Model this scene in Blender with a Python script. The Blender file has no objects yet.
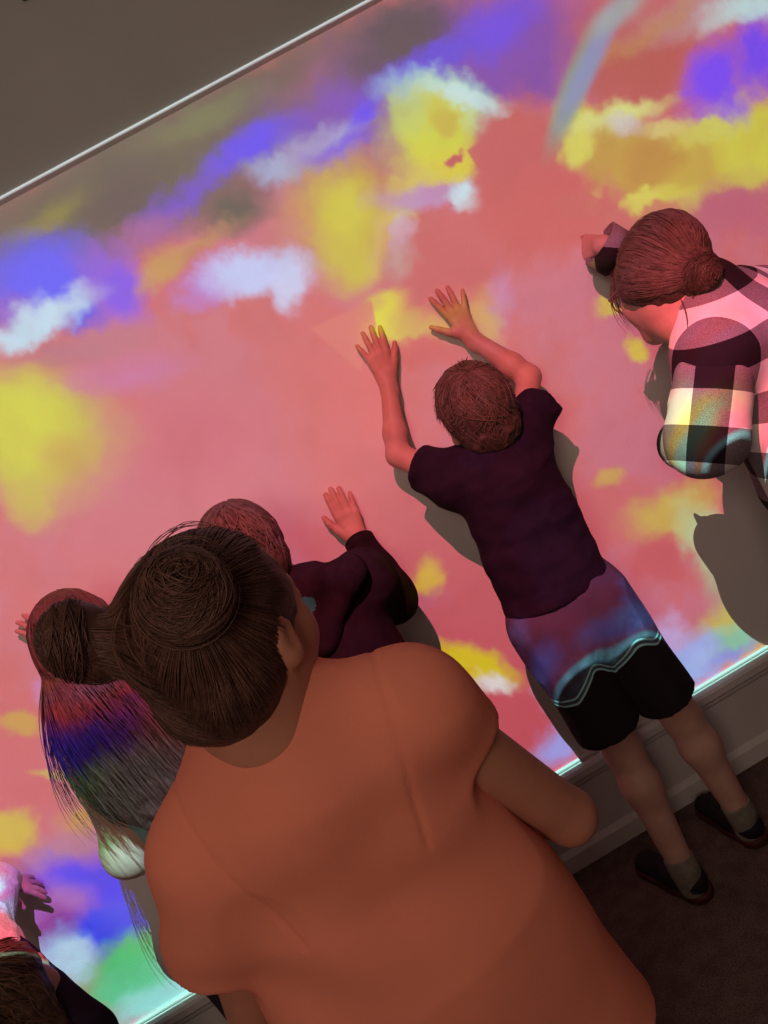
import bpy, math, random
import numpy as np
from mathutils import Vector, Matrix
random.seed(7); rng = np.random.RandomState(7)
S = bpy.context.scene
COL = S.collection

# ------------------------------------------------------------------ camera
CAM = np.array([0.0, -1.85, 1.53]); FPX = 770.0
def _rx(a): c, s = math.cos(a), math.sin(a); return np.array([[1,0,0],[0,c,-s],[0,s,c]])
def _rz(a): c, s = math.cos(a), math.sin(a); return np.array([[c,-s,0],[s,c,0],[0,0,1]])
CM = _rz(math.radians(-2.75)) @ _rx(math.radians(90-12)) @ _rz(math.radians(-29.25))
cd = bpy.data.cameras.new('camera'); co = bpy.data.objects.new('camera', cd); COL.objects.link(co)
cd.sensor_fit = 'VERTICAL'; cd.sensor_height = 24.0; cd.lens = 24.0*FPX/1024.0; cd.clip_start = 0.02
mw = Matrix([list(CM[i]) + [CAM[i]] for i in range(3)] + [[0,0,0,1]]); co.matrix_world = mw
S.camera = co
def P(px, py, d):
    """real place seen at a pixel of the photograph, d metres in front of the back wall"""
    r = CM @ np.array([(px-384)/FPX, -(py-512)/FPX, -1.0]); t = (1.85-d)/r[1]
    return CAM + t*r

# ------------------------------------------------------------------ world, exposure
S.view_settings.view_transform = 'Standard'; S.view_settings.look = 'None'
S.view_settings.gamma = 1.0; S.view_settings.exposure = 0.0; S.view_settings.use_curve_mapping = False
w = bpy.data.worlds.new('world'); S.world = w; w.use_nodes = True
w.node_tree.nodes['Background'].inputs[0].default_value = (0.02, 0.016, 0.013, 1)
w.node_tree.nodes['Background'].inputs[1].default_value = 1.0

def lin(c):
    c = np.array(c[:3], float)/255.0
    return np.where(c <= .04045, c/12.92, ((c+.055)/1.055)**2.4)

# ------------------------------------------------------------------ node helper
class NT:
    def __init__(s, tree): s.t = tree; s.n = tree.nodes; s.l = tree.links
    def new(s, typ, **kw):
        n = s.n.new(typ)
        for k, v in kw.items(): setattr(n, k, v)
        return n
    def setin(s, n, i, v):
        if v is None: return
        if hasattr(v, 'is_output') or isinstance(v, bpy.types.NodeSocket): s.l.new(v, n.inputs[i])
        else: n.inputs[i].default_value = v
    def math(s, op, a, b=None, c=None, clamp=False):
        n = s.new('ShaderNodeMath', operation=op); n.use_clamp = clamp
        s.setin(n,0,a); s.setin(n,1,b); s.setin(n,2,c); return n.outputs[0]
    def vmath(s, op, a, b=None, out=0):
        n = s.new('ShaderNodeVectorMath', operation=op); s.setin(n,0,a); s.setin(n,1,b); return n.outputs[out]
    def mapping(s, vec, loc=(0,0,0), rot=(0,0,0), sc=(1,1,1), typ='POINT'):
        n = s.new('ShaderNodeMapping', vector_type=typ); s.setin(n,0,vec)
        n.inputs['Location'].default_value = loc if typ != 'VECTOR' else (0,0,0)
        n.inputs['Rotation'].default_value = rot; n.inputs['Scale'].default_value = sc; return n.outputs[0]
    def noise(s, vec, scale, detail=2.0, rough=.5, out='Fac', dims='3D'):
        n = s.new('ShaderNodeTexNoise', noise_dimensions=dims); s.setin(n,'Vector',vec)
        n.inputs['Scale'].default_value = scale; n.inputs['Detail'].default_value = detail; n.inputs['Roughness'].default_value = rough
        return n.outputs[out]
    def mapr(s, v, a, b, c=0.0, d=1.0, interp='SMOOTHSTEP'):
        n = s.new('ShaderNodeMapRange', interpolation_type=interp); s.setin(n,0,v)
        for i, x in zip((1,2,3,4), (a,b,c,d)): s.setin(n,i,x)
        return n.outputs[0]
    def mix(s, f, a, b, mode='MIX'):
        n = s.new('ShaderNodeMix', data_type='RGBA', blend_type=mode)
        s.setin(n,0,f); s.setin(n,6,a); s.setin(n,7,b); return n.outputs[2]
    def rgb(s, c):
        n = s.new('ShaderNodeRGB'); n.outputs[0].default_value = (*c[:3], 1); return n.outputs[0]

# ------------------------------------------------------------------ the projector (a real spot light, its picture made of nodes)
PX0, PD, PZ0 = 0.10, 1.80, 2.75
ZB, ZT = 0.258, 2.152           # bottom and top of the projected picture on the wall
def make_projector():
    ld = bpy.data.lights.new('projector_lamp', 'SPOT'); lo = bpy.data.objects.new('projector_lamp', ld); COL.objects.link(lo)
    lo.location = (PX0, -PD, PZ0); lo.rotation_euler = (math.pi/2, 0, 0)
    ld.spot_size = math.radians(168); ld.spot_blend = 0.0; ld.shadow_soft_size = 0.003
    ld.energy = PROJ_E; ld.color = (1,1,1); ld.use_nodes = True
    t = NT(ld.node_tree); t.n.clear()
    tc = t.new('ShaderNodeTexCoord'); sp = t.new('ShaderNodeSeparateXYZ'); t.l.new(tc.outputs['Normal'], sp.inputs[0])
    az = t.math('MAXIMUM', t.math('ABSOLUTE', sp.outputs[2]), 0.02)
    u = t.math('DIVIDE', sp.outputs[0], az); v = t.math('DIVIDE', sp.outputs[1], az)
    X = t.math('MULTIPLY_ADD', u, PD, PX0); Z = t.math('MULTIPLY_ADD', v, PD, PZ0)
    cb = t.new('ShaderNodeCombineXYZ'); t.l.new(X, cb.inputs[0]); t.l.new(Z, cb.inputs[1]); pos = cb.outputs[0]
    n1 = t.noise(pos, 5.0, 6.0, .62, 'Color', '2D')
    n2 = t.noise(pos, 30.0, 3.0, .6, 'Color', '2D')
    w1 = t.vmath('SUBTRACT', n1, (.5,.5,.5)); w2 = t.vmath('SUBTRACT', n2, (.5,.5,.5))
    s1 = t.new('ShaderNodeVectorMath', operation='SCALE'); t.l.new(w1, s1.inputs[0]); s1.inputs['Scale'].default_value = .13
    s2 = t.new('ShaderNodeVectorMath', operation='SCALE'); t.l.new(w2, s2.inputs[0]); s2.inputs['Scale'].default_value = .028
    wp = t.vmath('ADD', t.vmath('ADD', pos, s1.outputs[0]), s2.outputs[0])
    amb = np.array([.125,.070,.055]); gain = np.array([1.04,1.03,1.20])
    def C(c): return tuple(np.maximum((lin(c)-amb)*gain, .002))
    base = t.mix(t.mapr(t.noise(pos, 3.2, 4.0, .6, dims='2D'), .42, .62), t.rgb(C((212,106,108))), t.rgb(C((208,116,128))))
    cur = base
    for (px, py, rx, ry, ang, col, soft, st, wk) in BLOBS:
        c = P(px, py, 0); c2 = P(px+1, py, 0); k = float(np.linalg.norm(c2-c)); c3 = P(px, py+1, 0)
        k = .5*(k+float(np.linalg.norm(c3-c)))
        a = math.radians(ang) - math.radians(29.4)
        m = t.new('ShaderNodeMapping', vector_type='TEXTURE'); 
        ch = t.new('ShaderNodeVectorMath', operation='MULTIPLY_ADD')       # orders the layers one after the other
        t.l.new(cur, ch.inputs[0]); ch.inputs[1].default_value = (1e-7,)*3; t.l.new(wp if wk else pos, ch.inputs[2]); t.l.new(ch.outputs[0], m.inputs[0])
        m.inputs['Location'].default_value = (c[0], c[2], 0); m.inputs['Rotation'].default_value = (0,0,a)
        m.inputs['Scale'].default_value = (rx*k*1.12, ry*k*1.12, 1)
        ln = t.vmath('LENGTH', m.outputs[0], out=1)
        f = t.mapr(ln, 1.0+soft*.5, max(1.0-soft, 0.0), 0.0, st)
        cur = t.mix(f, cur, t.rgb(C(col)))
    for (pts, col, st) in POLYS:      # straight-edged facets of the picture
        q = [P(px, py, 0) for px, py in pts]; q = [(a[0], a[2]) for a in q]
        ar = sum(q[i][0]*q[(i+1)%len(q)][1]-q[(i+1)%len(q)][0]*q[i][1] for i in range(len(q)))
        if ar < 0: q = q[::-1]
        f = None
        ch = t.new('ShaderNodeVectorMath', operation='MULTIPLY_ADD')
        t.l.new(cur, ch.inputs[0]); ch.inputs[1].default_value = (1e-7,)*3; t.l.new(pos, ch.inputs[2])
        for i in range(len(q)):
            (x0,y0), (x1,y1) = q[i], q[(i+1)%len(q)]; L = math.hypot(x1-x0, y1-y0)
            nx, ny = -(y1-y0)/L, (x1-x0)/L
            dt = t.vmath('DOT_PRODUCT', ch.outputs[0], (nx, ny, 0), out=1)
            g = t.mapr(t.math('SUBTRACT', dt, nx*x0+ny*y0), -.001, .003, 0.0, 1.0)
            f = g if f is None else t.math('MULTIPLY', f, g)
        cur = t.mix(t.math('MULTIPLY', f, st), cur, t.rgb(C(col)))
    spk = t.mapr(t.noise(wp, 9.0, 5.0, .65, dims='2D'), .45, .68, 0.0, .32)       # uneven cloud density all over the picture
    cur = t.mix(spk, cur, t.mix(1.0, cur, t.rgb((.86,.68,.70)), 'MULTIPLY'))
    # bright rows put into the picture's edge colours for the gleam on the mouldings
    eb = t.mapr(Z, ZB+.024, ZB+.016, 0.0, 1.0); et = t.mapr(Z, ZT-.0045, ZT-.003, 0.0, 1.0)
    cur = t.mix(eb, cur, t.rgb((.42,.95,.85))); cur = t.mix(et, cur, t.rgb((.75,.95,1.0)))
    gb = t.math('MULTIPLY', t.math('MULTIPLY', t.math('GREATER_THAN', Z, ZB), t.math('LESS_THAN', Z, ZT+.006)),
                t.math('MULTIPLY', t.math('GREATER_THAN', X, -1.9), t.math('LESS_THAN', X, 2.1)))
    r2 = t.math('ADD', t.math('ADD', t.math('MULTIPLY', u, u), t.math('MULTIPLY', v, v)), 1.0)
    comp = t.math('POWER', r2, 1.5)
    em = t.new('ShaderNodeEmission'); t.l.new(cur, em.inputs[0]); t.l.new(t.math('MULTIPLY', gb, comp), em.inputs[1])
    out = t.new('ShaderNodeOutputLight'); t.l.new(em.outputs[0], out.inputs[0])
PROJ_E = 136.0
# px, py, half width, half height (pixels of the photo), angle, colour, softness, strength, warped
BLOBS = [
 (250,470,240,120,20,(218,114,118),.9,.6,1), (150,500,150,90,10,(214,120,132),.9,.7,1), (350,420,60,110,0,(222,110,106),.8,.6,1),
 # upper band, from the left
 (190,150,330,62,28,(116,92,84),.5,1,1), (130,180,230,40,28,(108,94,80),.8,1,1), (50,216,50,14,28,(142,132,66),.9,.9,1), (205,118,70,15,28,(124,122,84),.9,.9,1),
 (330,62,55,16,28,(150,96,84),.9,.9,1), (128,205,48,34,30,(94,80,80),.8,.95,1),
 (400,95,150,60,25,(140,84,160),.7,.95,1), (345,100,60,22,28,(132,74,190),.9,.8,1),
 (500,60,110,60,20,(138,76,170),.6,1,1),
 (405,40,66,36,20,(86,76,88),.7,1,1), (500,25,55,22,35,(118,68,228),.8,.9,1), (430,68,75,13,22,(108,66,220),.8,.9,1),
 (250,150,58,17,32,(104,62,240),.8,1,1), (185,196,50,13,38,(120,76,205),.9,.9,1), (150,236,38,16,30,(172,98,160),.9,.9,1),
 (318,142,60,14,30,(172,168,214),.8,.9,1), (280,172,35,12,10,(170,180,210),.8,.9,1), (336,150,38,13,25,(112,58,240),.8,1,1), (362,110,22,12,40,(112,58,240),.8,1,1),
 (233,212,42,22,15,(98,88,82),.8,1,1), (200,248,45,10,35,(192,140,92),.9,.8,1),
 (40,278,62,42,12,(80,92,246),.7,1,1), (118,288,30,34,30,(136,84,230),.8,1,1), (85,315,22,14,0,(92,66,222),.8,1,1),
 (36,322,62,17,24,(196,226,236),.7,1,1), (70,352,80,18,14,(192,118,132),.9,.9,1),
 (165,268,30,14,40,(206,160,92),.8,.9,1), (210,282,36,18,30,(190,126,206),.8,.95,1), (256,274,52,23,10,(200,208,242),.55,1,1), (290,290,18,24,0,(206,214,240),.7,.9,1),
 (350,215,58,60,70,(204,164,78),.7,1,1), (340,210,34,34,60,(216,208,62),.7,.9,1), (345,262,30,32,60,(210,196,66),.8,.9,1), (402,205,20,16,60,(214,196,70),.8,.9,1),
 (382,240,14,40,-20,(222,196,110),.8,.8,1),
 # yellow and white cloud above the boy's hands
 (458,104,72,20,-8,(176,222,210),.6,1,1), (505,130,26,18,-10,(190,226,214),.6,1,1), (432,132,48,36,10,(216,218,72),.6,1,1), (455,160,38,18,0,(226,214,52),.6,1,1),
 (435,190,62,16,10,(196,150,190),.7,.9,1), (478,192,28,15,-20,(206,232,232),.5,1,1), (402,240,13,26,-10,(214,206,220),.7,.9,1),
 (395,320,36,22,10,(228,222,62),.6,1,1), (430,328,40,18,5,(216,180,92),.7,.9,1), (482,305,22,24,0,(216,176,96),.7,.9,1), (500,290,16,34,0,(206,138,176),.8,.8,1), (490,330,14,20,0,(214,170,100),.8,.8,1),
 (440,270,55,48,0,(208,100,102),.6,1,1), (420,355,40,16,0,(214,100,100),.6,.9,1),
 # rainbow band and the red field right of it
 (640,50,75,60,25,(194,94,88),.7,1,1), (690,10,60,22,20,(196,150,150),.8,.8,1),
 # yellow band at the upper right
 (600,150,60,34,10,(204,174,82),.5,1,1), (690,170,85,42,15,(208,186,76),.5,1,1), (755,140,40,46,0,(214,206,76),.6,1,1), (570,135,26,34,0,(218,214,90),.6,1,1),
 (610,118,66,12,18,(222,224,132),.7,1,1), (625,125,26,9,0,(214,202,200),.7,.8,1), (645,165,38,34,0,(200,150,72),.7,.95,1), (600,160,26,28,0,(200,156,74),.7,.9,1),
 (700,175,20,30,0,(202,160,76),.7,.7,1), (655,205,55,13,14,(216,206,84),.6,.9,1), (560,178,24,14,0,(216,204,96),.6,.9,1),
 (650,25,75,12,34,(200,140,84),.9,.6,1), (760,8,60,14,15,(196,222,214),.8,1,1), (715,84,32,38,0,(131,60,242),.7,1,1), (760,54,24,30,0,(128,58,238),.7,1,1),
 (730,210,75,24,15,(196,100,118),.7,1,1), (612,222,36,30,20,(208,98,100),.5,.9,1), (625,240,60,20,0,(210,104,104),.6,.8,1), (655,207,26,10,0,(206,110,98),.5,.8,1),
 (592,203,16,9,40,(220,208,92),.6,.9,1),
 # pink mass entering between the yellow clouds
 (520,160,46,62,15,(206,98,98),.35,1,1), (540,215,70,45,10,(210,99,98),.4,1,1),
 (449,150,12,6,20,(206,98,98),.4,1,1), (462,100,40,9,-6,(206,236,228),.6,.8,1), (414,172,26,12,20,(220,206,92),.7,.8,1),
 (404,118,16,24,0,(196,214,120),.7,.7,1), (436,120,16,10,0,(206,176,78),.7,.7,1), (400,268,16,18,0,(196,176,160),.8,.5,1), (520,128,18,8,0,(206,100,98),.4,1,1),
 (575,150,14,20,-10,(222,216,96),.6,.9,1), (648,196,24,9,25,(222,210,92),.5,.9,1), (748,176,26,12,20,(208,190,84),.6,.8,1), (655,158,26,20,0,(196,146,70),.6,.8,1),
 (672,128,22,10,10,(220,206,120),.6,.8,1), (706,136,26,10,10,(214,210,96),.6,.9,1),
 # small yellow flecks
 (618,306,17,8,15,(214,184,84),.6,1,1), (636,350,11,12,0,(220,190,78),.6,1,1), (612,476,16,11,20,(212,164,92),.6,1,1), (423,580,15,17,0,(226,182,82),.6,1,1),
 # lower right cloud
 (672,512,44,24,20,(212,180,88),.6,1,1), (703,538,18,44,35,(196,206,150),.7,1,1), (745,590,30,60,40,(176,186,140),.8,.8,1), (660,560,30,24,0,(206,92,98),.6,.8,1),
 (745,620,60,30,32,(206,188,92),.6,1,1), (725,642,70,16,32,(150,206,166),.7,1,1), (690,655,34,24,20,(168,176,226),.7,1,1), (664,640,20,20,0,(206,176,216),.7,.9,1), (706,668,60,8,31,(146,126,222),.8,.9,1),
 (470,664,46,16,-25,(230,202,62),.6,1,1), (488,684,20,9,-20,(240,232,220),.7,.9,1), (545,700,20,10,-30,(214,156,180),.8,.8,1), (560,742,36,20,28,(182,172,228),.7,1,1), (688,672,40,20,31,(176,190,232),.7,1,1), (640,704,26,14,31,(150,150,190),.9,.7,1),
 # left side
 (30,436,84,62,-8,(204,190,82),.6,1,1), (25,430,48,50,0,(214,214,70),.7,1,1), (30,500,30,28,-60,(208,190,84),.7,.9,1), (70,455,30,24,0,(208,168,84),.8,.7,1), (130,372,60,16,15,(206,116,160),.9,.8,1),
 (190,440,60,50,10,(212,104,118),.9,.8,1),
 (22,722,20,13,0,(208,158,80),.5,1,1), (50,774,15,6,0,(208,168,86),.5,1,1), (8,834,30,22,0,(212,184,66),.5,1,1), (96,822,30,18,20,(208,150,84),.6,1,1), (48,690,14,12,0,(206,130,176),.8,.9,1),
 (70,850,80,16,15,(190,128,150),.8,1,1), (100,885,68,30,-10,(96,40,238),.6,1,1), (50,915,36,30,0,(184,118,190),.7,1,1), (58,938,24,24,0,(168,84,150),.7,1,1), (120,925,75,28,20,(56,92,236),.6,1,1), (190,900,45,35,30,(74,60,230),.7,.8,1),
 (68,958,30,26,-30,(196,226,236),.7,1,1), (145,955,62,24,25,(118,208,128),.6,1,1), (130,985,45,22,20,(128,214,150),.7,1,1), (190,975,40,26,25,(166,236,214),.7,1,1), (160,1000,46,22,25,(170,238,220),.7,1,1), (240,950,60,50,25,(176,226,222),.8,1,1),
 (340,900,110,36,30,(196,190,226),.7,1,1), (178,830,26,22,20,(196,150,196),.8,.8,1), (8,924,16,24,0,(170,228,226),.6,.9,1),
 # the pale bow
 (574,88,13,62,-20,(150,160,128),.6,.95,0), (588,66,11,66,-26,(146,150,186),.7,.9,0), (618,12,36,12,38,(168,176,170),.8,.9,0),
]
POLYS = [
 ([(310,328),(372,300),(377,326),(360,372)], (222,124,112), .8),
 ([(466,150),(500,130),(545,150),(494,196)], (206,98,98), .9),
 ([(545,165),(585,190),(628,181),(612,215),(560,222)], (207,102,98), .85),
]

# ------------------------------------------------------------------ room lamp behind the camera and a dim ceiling lamp
def area(name, loc, rot, sx, sy, e, col):
    ld = bpy.data.lights.new(name, 'AREA'); ld.shape = 'RECTANGLE'; ld.size = sx; ld.size_y = sy; ld.energy = e; ld.color = col
    o = bpy.data.objects.new(name, ld); COL.objects.link(o); o.location = loc; o.rotation_euler = rot; return o
area('room_lamp', (-0.5, -2.85, 2.05), (math.radians(74), 0, math.radians(-8)), .7, .7, 11.2, (1.0, .76, .60))
area('ceiling_lamp', (0.3, -1.9, 2.93), (0, 0, 0), 1.6, 1.6, 2.6, (1.0, .80, .62))

# ------------------------------------------------------------------ materials
def mat(name, col, rough=.7, spec=.3, bump=None, noisecol=None, emit=None, metal=0.0, sheen=0.0):
    m = bpy.data.materials.new(name); m.use_nodes = True; t = NT(m.node_tree); b = t.n['Principled BSDF']
    tc = t.new('ShaderNodeTexCoord').outputs['Object']
    b.inputs['Roughness'].default_value = rough; b.inputs['Specular IOR Level'].default_value = spec; b.inputs['Metallic'].default_value = metal
    if sheen: b.inputs['Sheen Weight'].default_value = sheen
    if noisecol:
        c2, sc = noisecol
        t.l.new(t.mix(t.mapr(t.noise(tc, sc, 5.0, .6), .35, .65), (*col,1), (*c2,1)), b.inputs['Base Color'])
    else: b.inputs['Base Color'].default_value = (*col, 1)
    if bump:
        sc, st, dist = bump
        bn = t.new('ShaderNodeBump'); bn.inputs['Strength'].default_value = st; bn.inputs['Distance'].default_value = dist
        t.l.new(t.noise(tc, sc, 4.0, .6), bn.inputs['Height']); t.l.new(bn.outputs[0], b.inputs['Normal'])
    return m
M = {}
M['wall'] = mat('wall_paint', (.80,.78,.75), .85, .2, (180, .25, .002), ((.77,.75,.72), 3))
M['upper'] = mat('upper_wall_paint', (.49,.51,.49), .9, .15, (160, .25, .002), ((.46,.49,.46), 2))
M['trim'] = mat('trim_paint', (.66,.62,.60), .55, .35, (60, .1, .001), ((.62,.58,.56), 6))
M['ceiling'] = mat('ceiling_paint', (.7,.68,.65), .9, .1, (90,.3,.003))
def carpet():
    m = mat('carpet', (.1,.08,.07), .97, .05); t = NT(m.node_tree); b = t.n['Principled BSDF']
    tc = t.new('ShaderNodeTexCoord').outputs['Object']
    n = t.noise(tc, 260, 3, .7); n2 = t.noise(tc, 22, 4, .6)
    c = t.mix(t.mapr(n, .3, .7), (.09,.062,.056,1), (.23,.17,.15,1))
    c = t.mix(t.mapr(n2, .35, .7, 0, .5), c, (.07,.045,.045,1)); t.l.new(c, b.inputs['Base Color'])
    bn = t.new('ShaderNodeBump'); bn.inputs['Strength'].default_value = .9; bn.inputs['Distance'].default_value = .006
    t.l.new(n, bn.inputs['Height']); t.l.new(bn.outputs[0], b.inputs['Normal']); return m
M['carpet'] = carpet()
SK = {}
for k, a, b_ in (('fair', (.56,.34,.27), (.50,.28,.22)), ('tan', (.48,.205,.135), (.43,.18,.115)), ('mid', (.55,.30,.21), (.5,.25,.17))):
    SK[k] = mat('skin_'+k, a, .52, .35, (220, .12, .0015), (b_, 14))
def hairmat(name, dark, light):
    m = mat(name, dark, .5, .3); t = NT(m.node_tree); b = t.n['Principled BSDF']
    at = t.new('ShaderNodeAttribute', attribute_name='tint')
    tc = t.new('ShaderNodeTexCoord').outputs['Object']
    f = t.math('ADD', at.outputs['Fac'], t.mapr(t.noise(tc, 90, 3, .6), .3, .7, -.2, .2, 'LINEAR'), clamp=True)
    t.l.new(t.mix(f, (*dark,1), (*light,1)), b.inputs['Base Color'])
    bn = t.new('ShaderNodeBump'); bn.inputs['Strength'].default_value = .5; bn.inputs['Distance'].default_value = .002
    t.l.new(t.noise(tc, 420, 2, .5), bn.inputs['Height']); t.l.new(bn.outputs[0], b.inputs['Normal'])
    return m
M['hair_blond'] = hairmat('light_brown_hair', (.055,.033,.024), (.160,.108,.078))
M['hair_brown'] = hairmat('brown_hair', (.035,.018,.012), (.15,.085,.055))
M['hair_dark'] = hairmat('dark_brown_hair', (.055,.023,.017), (.175,.082,.060))
M['eye'] = mat('eye_white', (.8,.78,.75), .2, .6)
M['navy'] = mat('navy_cotton', (.015,.009,.022), .9, .12, (500,.4,.001), ((.021,.013,.029), 20))
M['hoodie'] = mat('dark_fleece', (.016,.009,.013), .95, .08, (350,.5,.002), ((.022,.013,.018), 30))
M['teal'] = mat('teal_print', (.03,.20,.17), .8, .2, (300,.3,.001))
M['orange'] = mat('orange_cotton', (.75,.245,.165), .9, .12, (420,.35,.0012), ((.72,.23,.15), 5))
M['pants'] = mat('grey_pink_cotton', (.42,.27,.24), .9, .1, (400,.3,.001))
M['sock'] = mat('grey_sock', (.23,.21,.17), .95, .05, (600,.6,.002), ((.18,.165,.135), 60))
M['shoe'] = mat('black_shoe', (.012,.010,.012), .6, .3, (200,.3,.002))
M['sole'] = mat('red_sole', (.055,.012,.010), .6, .3)
M['white_fleece'] = mat('white_fleece', (.74,.74,.76), .95, .1, (160,.7,.006))
M['tealcloth'] = mat('sequin_cloth', (.20,.42,.40), .35, .6, (260,.9,.004))
M['jeans'] = mat('blue_denim', (.16,.22,.33), .9, .1, (500,.5,.001), ((.22,.29,.40), 40))
M['plainskirt'] = mat('dark_leggings', (.03,.03,.04), .9, .1)
M['glass_rim'] = mat('glasses_rim', (.25,.08,.05), .35, .5)
M['black'] = mat('black_plastic', (.01,.01,.01), .5, .3)
def lensmat():
    m = bpy.data.materials.new('clear_lens'); m.use_nodes = True; t = NT(m.node_tree); b = t.n['Principled BSDF']
    b.inputs['Base Color'].default_value = (1,1,1,1); b.inputs['Transmission Weight'].default_value = 1.0
    b.inputs['Roughness'].default_value = .02; b.inputs['IOR'].default_value = 1.2; return m
M['lens'] = lensmat()
def plaid(name, ex, ez, pd, base, size=.1):
    """large checks: two sets of broad stripes crossing; pd lies in the middle of a black check"""
    off = [.75-float(np.dot(np.asarray(e)/size, pd-base))*.5 for e in (ex, ez)]
    m = mat(name, (.5,.5,.5), .9, .12); t = NT(m.node_tree); b = t.n['Principled BSDF']
    tc = t.new('ShaderNodeTexCoord').outputs['Object']
    def stripe(e, o):
        d = t.vmath('DOT_PRODUCT', tc, tuple(float(q)/size for q in e), out=1)
        f = t.math('FRACT', t.math('MULTIPLY_ADD', d, .5, o+50.0)); return t.mapr(f, .495, .505, 0, 1)
    a, c = stripe(ex, off[0]), stripe(ez, off[1]); s_ = t.math('ADD', a, c)
    fine = t.noise(tc, 700, 2, .5)
    mid = t.mix(t.mapr(fine, .3, .7), (.16,.12,.14,1), (.32,.27,.30,1))
    col = t.mix(t.mapr(s_, .4, .6), (.86,.83,.83,1), mid); col = t.mix(t.mapr(s_, 1.4, 1.6), col, (.022,.014,.018,1))
    t.l.new(col, b.inputs['Base Color'])
    bn = t.new('ShaderNodeBump'); bn.inputs['Strength'].default_value = .4; bn.inputs['Distance'].default_value = .0015
    t.l.new(fine, bn.inputs['Height']); t.l.new(bn.outputs[0], b.inputs['Normal']); return m

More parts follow.
